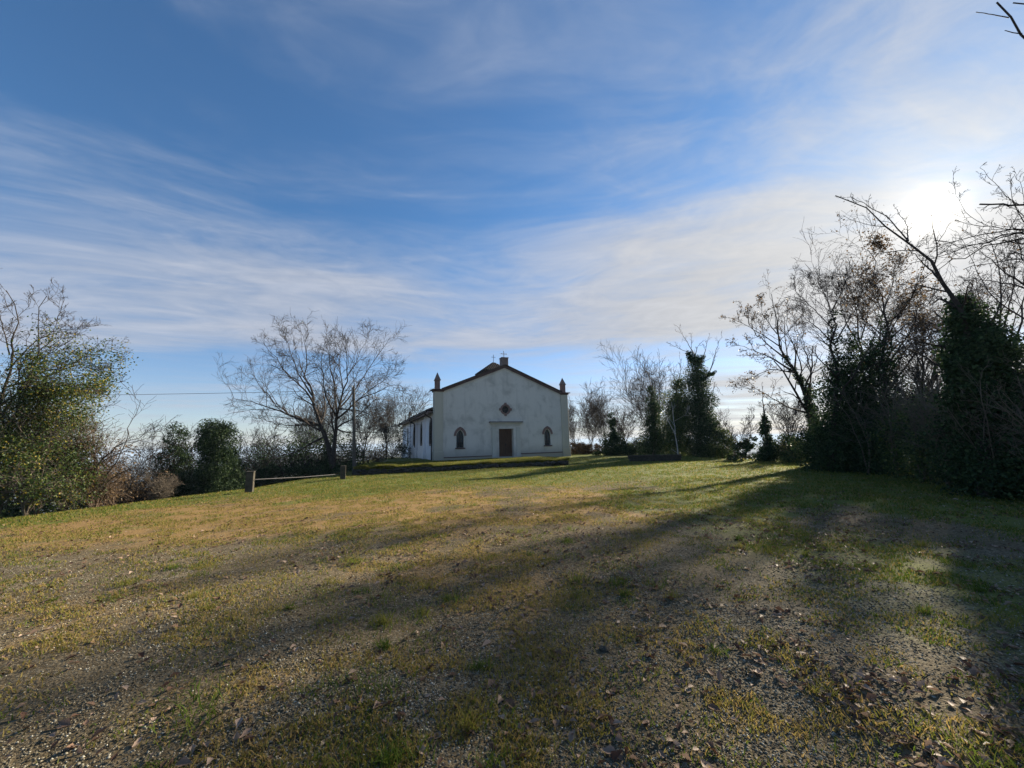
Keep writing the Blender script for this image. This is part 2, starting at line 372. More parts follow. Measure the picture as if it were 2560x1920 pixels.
GN = 430
tt = np.linspace(-1, 1, GN); ga = 3.0; gb = math.asinh(26000/ga)
gx = ga*np.sinh(gb*tt); GX, GY = np.meshgrid(gx, gx+4.0, indexing='xy')
GZ = ground(GX, GY)
c_g, c_d, c_v, c_o = cover(GX, GY)
ii = np.arange(GN*GN).reshape(GN, GN)
gf = np.stack([ii[:-1, :-1], ii[:-1, 1:], ii[1:, 1:], ii[1:, :-1]], -1).reshape(-1, 4)
gm = npmesh('ground', np.stack([GX, GY, GZ], -1).reshape(-1, 3), gf, {'cover': np.stack([c_g, c_d, c_v], -1).reshape(-1, 3), 'wild': c_o.ravel()}, True)
def _ground(t):
    co = obj_co(t)
    cv = t.sep(t.node('ShaderNodeAttribute', attribute_name='cover').outputs['Vector'])
    wild = t.node('ShaderNodeAttribute', attribute_name='wild').outputs['Fac']
    n1 = t.noise(co, 1.7, 6, 0.65); n2 = t.noise(co, 22, 5, 0.7); n3 = t.noise(co, 90, 3, 0.6)
    vor = t.node('ShaderNodeTexVoronoi'); vor.inputs['Scale'].default_value = 55; t.l.new(co, vor.inputs['Vector'])
    cell = t.sep(vor.outputs['Color'])[0]
    soil = t.ramp(n2, [(0.25, (0.032, 0.024, 0.013)), (0.5, (0.11, 0.08, 0.042)), (0.75, (0.25, 0.185, 0.10))])
    grav = t.ramp(t.m('ADD', t.m('MULTIPLY', cell, 0.6), t.m('MULTIPLY', n3, 0.4)), [(0.25, (0.03, 0.025, 0.016)), (0.5, (0.105, 0.088, 0.058)), (0.8, (0.27, 0.24, 0.175))])
    dry = t.ramp(t.m('ADD', t.m('MULTIPLY', n2, 0.6), t.m('MULTIPLY', n3, 0.4)), [(0.3, (0.105, 0.064, 0.026)), (0.6, (0.29, 0.185, 0.075)), (0.8, (0.42, 0.29, 0.13))])
    grn = t.ramp(t.m('ADD', t.m('MULTIPLY', n2, 0.5), t.m('MULTIPLY', n1, 0.5)), [(0.3, (0.05, 0.07, 0.014)), (0.52, (0.11, 0.125, 0.025)), (0.75, (0.19, 0.17, 0.045))])
    jit = t.m('MULTIPLY', t.m('SUBTRACT', n2, 0.5), 0.9)
    c = t.mix(t.m('ADD', cv[2], jit, clamp=True), soil, grav)
    c = t.mix(t.ss(t.m('ADD', cv[1], jit), 0.25, 0.75), c, dry)
    c = t.mix(t.ss(t.m('ADD', cv[0], jit), 0.25, 0.8), c, grn)
    w1 = t.noise(co, 0.02, 6, 0.7); w2 = t.noise(co, 0.25, 4, 0.6)
    wc = t.ramp(t.m('ADD', t.m('MULTIPLY', w1, 0.6), t.m('MULTIPLY', w2, 0.4)), [(0.35, (0.022, 0.028, 0.014)), (0.5, (0.05, 0.045, 0.03)), (0.62, (0.09, 0.085, 0.045)), (0.75, (0.13, 0.11, 0.07))])
    c = t.mix(wild, c, wc)
    hgt = t.m('ADD', t.m('MULTIPLY', n2, 0.6), t.m('MULTIPLY', t.m('SUBTRACT', 1.0, vor.outputs['Distance']), 0.5))
    return prin(t, c, 0.95, hgt, 0.55, 0.02, 0.12)
gob = link('ground', gm, mat('ground_cover', _ground)); tag(gob, kind='structure')

# ------------------------------------------------------------------ church terrace with its rough stone edge
CH0 = at(1083, 1152, 33.0); CTH = RAD(22)
CE = np.array([math.cos(CTH), math.sin(CTH)]); CN = np.array([-math.sin(CTH), math.cos(CTH)])
BL = onground(884, 1189)[:2]; BR = onground(1436, 1164)[:2]
TZL = at(890, 1170, BL[1]+.1)[2]-.03; TZR = at(1436, 1151, BR[1]+.1)[2]-.03
def terr_z(x, y):
    f = np.clip((np.asarray(x)-BL[0])/(BR[0]-BL[0]), 0, 1)
    return TZL*(1-f) + TZR*f + (fbm(np.asarray(x)*0.9, np.asarray(y)*0.9, 3)-0.5)*0.10 - 0.45*sst(np.asarray(y), 36, 58)*sst(-np.asarray(x), 5, 15)
def bank_pt(f, inset=0.0):
    p = BL*(1-f)+BR*f; d = (BR-BL)/np.linalg.norm(BR-BL); nrm = np.array([-d[1], d[0]])
    p = p + nrm*(inset + 0.25*math.sin(f*9.0) + 0.10*math.sin(f*31.0) + 0.9*f**14*2.0)
    return p
NB = 90; ROWS = [-0.10, 0.05, 0.30, 0.7, 1.3, 2.2, 3.5, 5.5, 8, 12, 18, 26, 34]
V = []
for r_, ins in enumerate(ROWS):
    for k in range(NB):
        f = k/(NB-1); p = bank_pt(f, max(ins, 0)) if ins <= 1.3 else bank_pt(f, 1.3)+(np.array([-0.30, 0.95])*(ins-1.3))
        if r_ == 0: z = gz(*bank_pt(f))-0.15
        else:
            z = float(terr_z(p[0], p[1])); z -= (0.10 if r_ == 1 else 0.02 if r_ == 2 else 0)
            e = min(f, 1-f)*NB; z -= 0.38*max(0, 1-e/3.0)**2
        V.append((p[0], p[1], z))
q = np.arange(len(ROWS)*NB).reshape(len(ROWS), NB)
tf = np.stack([q[:-1, :-1], q[:-1, 1:], q[1:, 1:], q[1:, :-1]], -1).reshape(-1, 4)
V = np.array(V); tg, td, tv, to_ = cover(V[:, 0], V[:, 1])
terr = link('terrace', npmesh('terrace', V, tf, {'cover': np.stack([tg, td*0.3, tv*0], 1), 'wild': to_*0}, True), bpy.data.materials['ground_cover'])
tag(terr, kind='structure')
def rock_mesh(seed, sx, sy, sz):
    b = bmesh.new(); bmesh.ops.create_icosphere(b, subdivisions=1, radius=1.0); rs = random.Random(seed)
    for v in b.verts:
        k = 0.78 + 0.4*rs.random(); v.co = Vector((v.co.x*sx*k, v.co.y*sy*k, max(-0.8, min(0.8, v.co.z))*sz*k))
    me = bpy.data.meshes.new('stone'); b.to_mesh(me); b.free(); me.materials.append(M['rock']); return me
rocks = [rock_mesh(s, 0.30+0.05*(s % 3), 0.20, 0.15+0.02*(s % 2)) for s in range(7)]
rw = empty('stone_edging', (*bank_pt(0.5), gz(*bank_pt(0.5))))
tag(rw, 'long low dark edge of rough stones holding the grassy terrace in front of the church', 'stone edging')
rs = random.Random(5)
L_ = float(np.linalg.norm(BR-BL)); x_ = 0.2
while x_ < L_-0.1:
    f = x_/L_; p = bank_pt(f, -0.06); zb = gz(*p); top = float(terr_z(*p))-0.10
    for zc_ in (zb+0.08, (zb+top)/2+0.08):
        o = bpy.data.objects.new('stone', rs.choice(rocks)); COL.objects.link(o); o.parent = rw
        o.location = (p[0]-rw.location[0]+rs.uniform(-.05, .05), p[1]-rw.location[1]+rs.uniform(-.06, .06), zc_-rw.location[2])
        o.rotation_euler = (rs.uniform(-.2, .2), rs.uniform(-.25, .25), math.atan2(BR[1]-BL[1], BR[0]-BL[0])+rs.uniform(-.35, .35))
        k = rs.uniform(.75, 1.15); o.scale = (k, k, k*rs.uniform(.85, 1.2))
    x_ += rs.uniform(0.36, 0.5)

# ------------------------------------------------------------------ church
CW = 13.25
church = empty('church', CH0, CTH)
tag(church, 'small white plastered church with gabled facade, brown door and twin pinnacles', 'church')
def arch(cx, hw, z0, zs, zt, n=7):
    """pointed opening outline: jambs to the springing zs, then two arcs up to zt"""
    r = ((zt-zs)**2 + hw**2)/(2*hw); pts = [(cx-hw, z0), (cx+hw, z0)]
    for k in range(n+1):
        z = zs+(zt-zs)*math.sin(k/n*math.pi/2)**1.0
        dx_ = math.sqrt(max(r*r-(z-zs)**2, 0))-(r-hw); pts.append((cx+dx_, z))
    pts[-1] = (cx, zt)
    for k in range(n-1, -1, -1):
        z = zs+(zt-zs)*math.sin(k/n*math.pi/2); dx_ = math.sqrt(max(r*r-(z-zs)**2, 0))-(r-hw); pts.append((cx-dx_, z))
    return pts
def circle(cx, cz, r, n=24): return [(cx+r*math.cos(2*math.pi*k/n), cz+r*math.sin(2*math.pi*k/n)) for k in range(n)]
AX = 6.625
win_x = (2.335, 10.875)
holes = [arch(x, 0.335, 1.03, 1.95, 2.56) for x in win_x] + [circle(AX, 4.4, 0.36), [(5.91, 0.10), (7.34, 0.10), (7.34, 2.62), (5.91, 2.62)]]
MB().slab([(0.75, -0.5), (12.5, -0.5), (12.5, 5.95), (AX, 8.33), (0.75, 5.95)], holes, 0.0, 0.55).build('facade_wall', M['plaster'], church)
for x0, x1 in ((0.05, 0.80), (12.45, 13.2)):
    b = MB(); b.box(x0, x1, -0.13, 0.62, -0.6, 5.90, 0.012)
    pl = b.build('pilaster', M['beige'], church)
    MB().box(x0-0.04, x1+0.06, -0.19, 0.60, -0.7, 0.75, 0.02).build('base', M['beige'], pl)
for s_, (x0, x1) in ((-1, (-0.02, 0.86)), (1, (12.39, 13.27))):
    b = MB(); b.box(x0, x1, -0.20, 0.70, 5.89, 6.03, 0.01); b.box(x0-0.14, x1+0.14, -0.34, 0.84, 6.03, 6.11, 0.012)
    b.build('capital', M['brick'], church)
    cx = 0.36 if s_ < 0 else 12.87
    pin = empty('pinnacle', (cx, 0.22, 6.10)); pin.parent = church
    b = MB(); b.box(-0.165, 0.165, -0.165, 0.165, 0.0, 0.83, 0.008)
    for sx in (-1, 1):
        for sy in (-1, 1): b.box(sx*0.17-0.035, sx*0.17+0.035, sy*0.17-0.035, sy*0.17+0.035, 0.0, 0.80)
    b.box(-0.225, 0.225, -0.225, 0.225, -0.02, 0.07)
    b.build('shaft', M['archbrick'], pin)
    MB().box(-0.26, 0.26, -0.26, 0.26, 0.80, 0.86).pyramid(0, 0, 0.255, 0.255, 0.858, 1.56).build('spire', M['pedestal'], pin)
# raking brick bands under the coping
for s_ in (-1, 1):
    xa, xb = (0.70, AX) if s_ < 0 else (12.55, AX)
    band = MB().prism([(xa, 5.89), (xb, 8.30), (xb, 8.53), (xa, 6.12)], -0.15, 0.62).build('raking_cornice', M['brick'], church)
    MB().prism([(xa-s_*-0.0, 6.125), (xb, 8.535), (xb, 8.62), (xa, 6.205)], -0.28, 0.78).build('coping', M['tile'], band)
    MB().prism([(xa, 5.80), (xb, 8.21), (xb, 8.298), (xa, 5.888)], -0.06, 0.05).build('moulding', M['plaster'], band)
ped = MB().box(AX-0.32, AX+0.32, -0.20, 0.44, 8.50, 9.22, 0.01).box(AX-0.36, AX+0.36, -0.24, 0.48, 9.21, 9.29, 0.01).build('pedestal', M['pedestal'], church)
def cross(z0, h, arm, r, cx, cy, mat_, parent, trefoil):
    b = MB(); b.box(cx-r, cx+r, cy-r, cy+r, z0, z0+h); za = z0+h*0.60 if trefoil else z0+h*0.70
    b.box(cx-arm, cx-r-.001, cy-r*.9, cy+r*.9, za-r, za+r).box(cx+r+.001, cx+arm, cy-r*.9, cy+r*.9, za-r, za+r)
    if trefoil:
        for ax_, az_ in ((cx-arm, za), (cx+arm, za), (cx, z0+h)):
            b.box(ax_-r*1.7, ax_+r*1.7, cy-r*1.1, cy+r*1.1, az_-r*1.7, az_+r*1.7, 0.012)
    return b.build('cross', mat_, parent)
cross(9.28, 0.66, 0.28, 0.024, AX, 0.12, M['crossmetal'], church, True)
# plinth
for x0, x1, zt in ((0.86, 5.22, 0.26), (8.06, 12.38, 0.36)):
    pp = MB().box(x0, x1, -0.07, 0.05, -0.6, zt-0.07).build('plinth', M['beige'], church)
    MB().prism([(x0, zt-0.07), (x1, zt-0.07), (x1, zt), (x0, zt)], -0.12, 0.02).build('ledge', M['brick'], pp)
# portal
por = empty('portal', (AX, 0, 0.0)); por.parent = church
for s_ in (-1, 1):
    jb = MB().box(min(s_*0.99, s_*1.37), max(s_*0.99, s_*1.37), -0.14, 0.02, -0.3, 2.72, 0.008).build('jamb', M['stone'], por)
    MB().box(min(s_*0.97, s_*1.42), max(s_*0.97, s_*1.42), -0.19, 0.02, -0.4, 0.28, 0.01).build('base', M['stone'], jb)
    MB().box(min(s_*0.97, s_*1.40), max(s_*0.97, s_*1.40), -0.17, 0.02, 2.66, 2.76, 0.008).build('capital', M['stone'], jb)
    MB().box(min(s_*0.715, s_*0.985), max(s_*0.715, s_*0.985), -0.09, 0.02, 0.0, 2.90).build('frame', M['plaster'], por)
MB().box(-0.714, 0.714, -0.088, 0.02, 2.625, 2.895).build('lintel', M['plaster'], por)
MB().box(-1.37, 1.37, -0.13, 0.02, 2.90, 3.05).build('frieze', M['stone'], por)
cn = MB().box(-1.48, 1.48, -0.20, 0.02, 3.053, 3.13, 0.01).box(-1.56, 1.56, -0.28, 0.02, 3.132, 3.20, 0.01).build('cornice', M['stone'], por)
MB().box(-1.62, 1.62, -0.33, 0.03, 3.203, 3.27, 0.008).build('coping', M['tile'], cn)
MB().box(-1.0, 1.0, -0.60, 0.02, -0.5, 0.09, 0.015).box(-1.3, 1.3, -0.95, -0.60, -0.5, -0.03, 0.015).build('step', M['stone'], por)
dr = MB().box(-0.71, 0.71, 0.36, 0.40, 0.10, 2.62).build('door', M['door'], church); dr.location = (AX, 0, 0)
for s_ in (-1, 1):
    for k in range(4):
        a = s_*(0.02+k*0.172); c_ = s_*(0.02+k*0.172+0.164)
        MB().box(min(a, c_), max(a, c_), 0.335, 0.362, 0.12, 2.60, 0.006).build('plank', M['door'], dr)
for z in (0.45, 1.35, 2.2):
    MB().box(-0.70, -0.03, 0.318, 0.336, z, z+0.13).box(0.03, 0.70, 0.318, 0.336, z, z+0.13).build('rail', M['door'], dr)
MB().box(0.05, 0.09, 0.28, 0.325, 1.08, 1.30).tube([(0.07, 0.30, 1.22), (0.07, 0.25, 1.22), (0.17, 0.25, 1.22)], 0.014).build('handle', M['iron'], dr)
# facade windows with brick hoods
def window_f(cx):
    wn = empty('window', (cx, 0, 0)); wn.parent = church
    o1 = arch(0, 0.335, 1.03, 1.95, 2.56)
    gl = MB().prism(arch(0, 0.36, 1.50, 1.95, 2.59), 0.20, 0.215).build('pane', M['reflglass'], wn)  # upper pane, its sky reflection painted by the paler glass colour
    MB().prism([(-0.36, 1.0), (0.36, 1.0), (0.36, 1.497), (-0.36, 1.497)], 0.20, 0.215).build('pane', M['glass'], wn)
    b = MB(); b.box(-0.022, 0.022, 0.165, 0.198, 1.03, 2.5)
    for z in (1.25, 1.5, 1.75, 2.0, 2.22): b.box(-0.33, -0.024, 0.168, 0.198, z-0.014, z+0.014).box(0.024, 0.33, 0.168, 0.198, z-0.014, z+0.014)
    b.build('glazing_bar', M['iron'], wn)
    inner = arch(0, 0.36, 2.0, 2.06, 2.58, 8)[1:]; outer = arch(0, 0.56, 2.0, 2.06, 2.84, 8)[1:]
    inner[0] = (0.36, 2.06); outer[0] = (0.56, 2.06)
    hd = bmesh.new(); n = min(len(inner), len(outer)); vo, vi, wo, wi = [], [], [], []
    io = [(0.36, 2.05)]+inner[1:]+[(-0.36, 2.05)]; oo = [(0.56, 2.05)]+outer[1:]+[(-0.56, 2.05)]
    for k in range(len(io)-1):                       # voussoir bricks, thin joints between them
        for part in range(2):
            a, b_ = part/2+0.03, (part+1)/2-0.03
            L1 = lambda P, t: (P[k][0]*(1-t)+P[k+1][0]*t, P[k][1]*(1-t)+P[k+1][1]*t)
            qd = [L1(io, a), L1(oo, a), L1(oo, b_), L1(io, b_)]
            if abs(qd[0][0]-qd[3][0])+abs(qd[0][1]-qd[3][1]) < 0.004: continue
            va = [hd.verts.new((x, -0.055, z)) for x, z in qd]; vb = [hd.verts.new((x, 0.02, z)) for x, z in qd]
            hd.faces.new(va); hd.faces.new(vb[::-1])
            for i in range(4): hd.faces.new((va[(i+1) % 4], va[i], vb[i], vb[(i+1) % 4]))
    m_ = MB(); m_.b.free(); m_.b = hd; m_.build('brick_hood', M['archbrick'], wn)
    MB().box(-0.43, 0.43, -0.11, 0.16, 0.92, 1.025, 0.01).build('sill', M['brick'], wn)
for x in win_x: window_f(x)
oc = empty('round_window', (AX, 0, 4.4)); oc.parent = church
b = MB()
for k in range(20):
    a0, a1 = 2*math.pi*(k+0.04)/20, 2*math.pi*(k+0.96)/20
    b.prism([(r*math.cos(a), r*math.sin(a)) for r, a in ((0.345, a0), (0.50, a0), (0.50, a1), (0.345, a1))], -0.06, 0.1)
b.build('brick_ring', M['archbrick'], oc)
for k in range(4):
    a = k*math.pi/2; c_, s_ = math.cos(a), math.sin(a)
    pts = [(0.47, -0.11), (0.62, -0.11), (0.62, 0.11), (0.47, 0.11)]
    MB().prism([(x*c_-z*s_, x*s_+z*c_) for x, z in pts], -0.075, 0.02).build('key_block', M['archbrick'], oc)
MB().prism(circle(0, 0, 0.37), 0.22, 0.24).build('pane', M['glass'], oc)
MB().box(-0.02, 0.02, 0.19, 0.218, -0.34, 0.34).box(-0.34, -0.021, 0.19, 0.218, -0.02, 0.02).box(0.021, 0.34, 0.19, 0.218, -0.02, 0.02).build('glazing_bar', M['iron'], oc)
# nave
NL = 24.8; WT = 4.30
side_t = (2.95, 8.4, 14.0, 19.9)
sh = [arch(t_, 0.72, 1.22, 2.75, 3.78) for t_ in side_t]
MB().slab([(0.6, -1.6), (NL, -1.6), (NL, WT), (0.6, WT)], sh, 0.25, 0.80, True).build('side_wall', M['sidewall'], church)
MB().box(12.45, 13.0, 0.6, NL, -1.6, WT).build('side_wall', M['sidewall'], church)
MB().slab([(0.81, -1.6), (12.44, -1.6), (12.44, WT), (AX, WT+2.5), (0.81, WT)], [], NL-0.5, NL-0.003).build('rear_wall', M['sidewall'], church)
for t_ in side_t:
    wn = empty('lancet_window', (0.25, t_, 0)); wn.parent = church
    m_ = MB(); pts = arch(0, 0.74, 1.18, 2.75, 3.82); a = [m_.b.verts.new((0.10, x, z)) for x, z in pts]; m_.b.faces.new(a)
    a2 = [m_.b.verts.new((0.12, x, z)) for x, z in pts]; m_.b.faces.new(a2[::-1]); m_.build('pane', M['glass'], wn)
    MB().slab(arch(0, 0.715, 1.225, 2.75, 3.775), [arch(0, 0.52, 1.42, 2.75, 3.52)], 0.01, 0.09, True).build('frame', M['copper'], wn)
    b = MB(); b.box(0.05, 0.097, -0.025, 0.025, 1.42, 3.5)
    for z in (1.7, 2.2, 2.7, 3.15): b.box(0.055, 0.097, -0.52, -0.026, z-.015, z+.015).box(0.055, 0.097, 0.026, 0.52, z-.015, z+.015)
    b.build('glazing_bar', M['iron'], wn)
    MB().box(-0.05, 0.08, -0.80, 0.80, 1.13, 1.215, 0.01).build('sill', M['sidewall'], wn)
for t_ in (5.65, 11.2, 16.95, 22.9, NL-0.25):
    bt = MB().box(0.08, 0.26, t_-0.2, t_+0.2, -1.6, 4.10, 0.01).build('buttress', M['sidewall'], church)
    MB().box(-0.02, 0.079, t_-0.24, t_+0.24, -1.6, 0.95, 0.01).box(-0.06, 0.09, t_-0.27, t_+0.27, 0.952, 1.03, 0.01).build('offset', M['sidewall'], bt)
# roof slopes with rows of curved tiles
EU, EZ, RZ = -0.45, 4.33, 4.33+0.40*(AX+0.45)
rf = MB().prism([(EU, EZ-0.10), (AX, RZ-0.10), (CW-EU, EZ-0.10), (CW-EU, EZ), (AX, RZ), (EU, EZ)], 0.62, NL+0.35).build('roof', M['tile'], church)
def tile_rows(n, row_pts, r, steps):
    """half-round tile ridges running down a slope; row_pts(k, s) gives centre and up-vector"""
    V_, F_ = [], []
    for k in range(n):
        base_i = len(V_)
        for s in range(steps+1):
            c, sd, up = row_pts(k, s/steps); bump = r*(1.0 if s % 2 else 0.86)
            for a in range(5):
                an = math.pi*a/4; V_.append(tuple(np.array(c)+np.array(sd)*math.cos(an)*bump+np.array(up)*math.sin(an)*bump))
        for s in range(steps):
            for a in range(4):
                i = base_i+s*5+a; F_.append((i, i+1, i+6, i+5))
    return npmesh('tile_rows', V_, np.array(F_))
sl_l = np.array([AX-EU, 0, RZ-EZ]); nup = np.array([-(RZ-EZ), 0, AX-EU]); nup = nup/np.linalg.norm(nup)
nrow = 112
tl = link('tile_rows', tile_rows(nrow, lambda k, s: (np.array([EU-0.03, 0.75+k*0.22, EZ])+sl_l*s, (0, 1, 0), nup), 0.085, 24), M['tile'], rf); tl['kind'] = 'stuff'
nur = nup*np.array([-1, 1, 1]); sl_r = sl_l*np.array([-1, 1, 1])
tl = link('tile_rows', tile_rows(nrow, lambda k, s: (np.array([CW-EU+0.03, 0.75+k*0.22, EZ])+sl_r*s, (0, 1, 0), nur), 0.085, 24), M['tile'], rf); tl['kind'] = 'stuff'
MB().box(EU+0.02, EU+0.05, 0.66, NL+0.3, EZ-0.30, EZ-0.101).box(EU+0.05, 0.24, 0.66, NL+0.3, EZ-0.16, EZ-0.112).build('fascia', M['fascia'], church)
MB().tube([(EU-0.05, 0.66, EZ-0.12), (EU-0.05, NL+0.35, EZ-0.16)], 0.075, 8).build('gutter', M['copper'], church)
for t_ in (1.75, 12.65, NL+0.05):
    MB().tube([(EU-0.05, t_-0.3, EZ-0.18), (EU-0.02, t_-0.2, EZ-0.30), (0.10, t_, EZ-0.62), (0.16, t_, EZ-0.75), (0.16, t_, -1.2)], 0.06, 8).build('downpipe', M['copper'], church)
# squat bell turret behind the gable
TU, TT, THW = AX, 3.1, 1.50
tur = empty('turret', (TU, TT, 0)); tur.parent = church
MB().box(-1.2, 1.2, -1.2, 1.2, 6.4, 8.35).build('wall', M['sidewall'], tur)
trf = MB().pyramid(0, 0, THW, THW, 8.35, 9.46).box(-THW-.02, THW+.02, -THW-.02, THW+.02, 8.27, 8.349).build('roof', M['oldtile'], tur)
for q_ in range(4):
    ca, sa = math.cos(q_*math.pi/2), math.sin(q_*math.pi/2)
    def rp(k, s, ca=ca, sa=sa):
        x = -THW+0.1+k*(2*THW-0.2)/13; top = 1-abs(x)/THW; f = s*top
        y = -(THW+0.03)*(1-f)-0.0; z = 8.35+1.11*f+0.0
        return (np.array([x*ca-y*sa, x*sa+y*ca, z]), (ca, sa, 0), tuple(np.array([0.6*sa, -0.6*ca, 0.8])))
    o = link('tile_rows', tile_rows(14, rp, 0.085, 10), M['oldtile'], trf); o['kind'] = 'stuff'
cross(9.40, 0.86, 0.22, 0.017, 0, 0, M['iron'], tur, False)

# ------------------------------------------------------------------ plants: branch and leaf makers
def unit(v): return v/np.maximum(np.linalg.norm(v, axis=-1, keepdims=True), 1e-9)
def tubes(groups, rng):
    Vs, F4, off = [], [], 0
    for P, R, s in groups:
        if not len(P): continue
        N, K, _ = P.shape
        T = unit(np.gradient(P, axis=1)); ref = unit(rng.normal(size=(N, 1, 3)))
        n1 = unit(np.cross(T, ref)); n2 = np.cross(T, n1)
        an = 2*np.pi*np.arange(s)/s
        ring = P[:, :, None]+R[:, :, None, None]*(np.cos(an)[:, None]*n1[:, :, None]+np.sin(an)[:, None]*n2[:, :, None])
        Vs.append(ring.reshape(-1, 3))
        idx = (off+np.arange(N*K*s)).reshape(N, K, s); nx = np.roll(idx, -1, axis=2)
        F4.append(np.stack([idx[:, :-1], nx[:, :-1], nx[:, 1:], idx[:, 1:]], -1).reshape(-1, 4)); off += N*K*s
    return np.concatenate(Vs), np.concatenate(F4)
def resample(pts, K):
    pts = np.asarray(pts, float)
    d = np.concatenate([[0], np.cumsum(np.linalg.norm(np.diff(pts, axis=0), axis=1))]); t = np.linspace(0, d[-1], K)
    P = np.stack([np.interp(t, d, pts[:, i]) for i in range(3)], 1)
    for _ in range(2): P[1:-1] = 0.25*P[:-2]+0.5*P[1:-1]+0.25*P[2:]
    return P
def kids(P, R, m, rng, t0=0.25, t1=1.0, ang=45, angs=12, lr=0.4, K=6, wob=0.18, trop=0.06, rk=0.6, rmin=0.004, tip=0.35, taper=0.55, lmin=0.0, lmax=99):
    """m children on every polyline of P"""
    N, K0, _ = P.shape
    L = np.linalg.norm(np.diff(P, axis=1), axis=2).sum(1)
    t = (t0+(t1-t0)*(np.arange(m)[None]+rng.rand(N, m))/m); x = np.clip(t, 0, 0.999)*(K0-1); i = x.astype(int); f = (x-i)[..., None]
    n = np.arange(N)[:, None]
    p = P[n, i]*(1-f)+P[n, i+1]*f; T = unit(P[n, i+1]-P[n, i]); r = R[n, i]*(1-f[..., 0])+R[n, i+1]*f[..., 0]
    perp = unit(np.cross(T, rng.normal(size=T.shape)))
    a = np.radians(ang+angs*rng.normal(size=t.shape))[..., None]
    d = unit(np.cos(a)*T+np.sin(a)*perp+np.array([0, 0, trop*2]))
    ln = np.clip(L[:, None]*lr*(0.55+0.7*rng.rand(N, m))*(1.15-taper*t), lmin, lmax)
    p = p.reshape(-1, 3); d = d.reshape(-1, 3); ln = ln.ravel(); r0 = np.maximum(r.ravel()*rk, rmin)
    Q = [p]; st = (ln/(K-1))[:, None]
    for k in range(K-1):
        Q.append(Q[-1]+d*st); d = unit(d+wob*rng.normal(size=d.shape)+np.array([0, 0, trop]))
    Q = np.stack(Q, 1); RR = r0[:, None]*np.linspace(1, tip, K)[None]
    return Q, np.maximum(RR, rmin*0.75)
def sides(r): return 7 if r > 0.06 else 5 if r > 0.02 else 3
def leaves(C_, Nrm, size, rng, asp=0.75, bias=0.0, cup=0.25):
    """folded leaf blades: C_ centres, Nrm facing"""
    n = len(C_); Nn = unit(Nrm+0.75*rng.normal(size=(n, 3)))
    A = unit(np.cross(Nn, rng.normal(size=(n, 3)))); B = np.cross(Nn, A)
    s = (size*(0.6+0.8*rng.rand(n)))[:, None]
    tipv = A*s; sd = B*s*asp*0.5; up = Nn*s*cup
    V = np.stack([C_-tipv*0.5, C_+sd*1.0-tipv*0.1+up, C_+tipv*0.5, C_-sd-tipv*0.1+up], 1).reshape(-1, 3)
    i = np.arange(n)[:, None]*4; F = np.concatenate([i+np.array([0, 1, 2]), i+np.array([0, 2, 3])])
    rn = np.clip(rng.rand(n)+bias, 0, 1)
    return V, F, np.repeat(rn, 4)
def blob_leaves(centres, radii, n, size, rng, asp=0.8, squash=1.0, shell=0.45):
    """leaf clumps: n leaves spread over many small balls"""
    radii = np.asarray(radii); wgt = radii**2; k = rng.choice(len(centres), n, p=wgt/wgt.sum())
    d = unit(rng.normal(size=(n, 3))); rr = radii[k][:, None]*(shell+(1-shell)*rng.rand(n, 1)**0.6)
    C_ = centres[k]+d*rr*np.array([1, 1, squash])
    tone = (vnoise(k*1.7, k*0.3)-0.5)*0.5
    V, F, rn = leaves(C_, d+np.array([0, 0, 0.35]), size, rng, asp)
    return V, F, np.clip(rn+np.repeat(tone, 4), 0, 1)
def leaf_obj(name, parts, m_, parent):
    V, F, R, off = [], [], [], 0
    for v, f, r in parts: V.append(v); F.append(f+off); R.append(r); off += len(v)
    o = link(name, npmesh(name, np.concatenate(V), np.concatenate(F), {'rnd': np.concatenate(R)}), m_, parent)
    return o
def gp(pts, Y, rng=None, spread=0.0, x0=0, y0=0, k=1.0, dY=None):
    """picture guide line -> points in the place; the line swings in depth by up to spread"""
    n = len(pts); e = rng.uniform(-spread, spread) if rng is not None and spread else 0.0
    if dY is not None: e = dY
    b = rng.uniform(-spread, spread)*0.3 if rng is not None and spread else 0.0
    return [at(x0+x*k, y0+y*k, Y+e*(i/(n-1))+b*math.sin(math.pi*i/(n-1))) for i, (x, y) in enumerate(pts)]
def place(name, base_, label, cat, group=None):
    o = empty(name, base_); tag(o, label, cat, group); return o
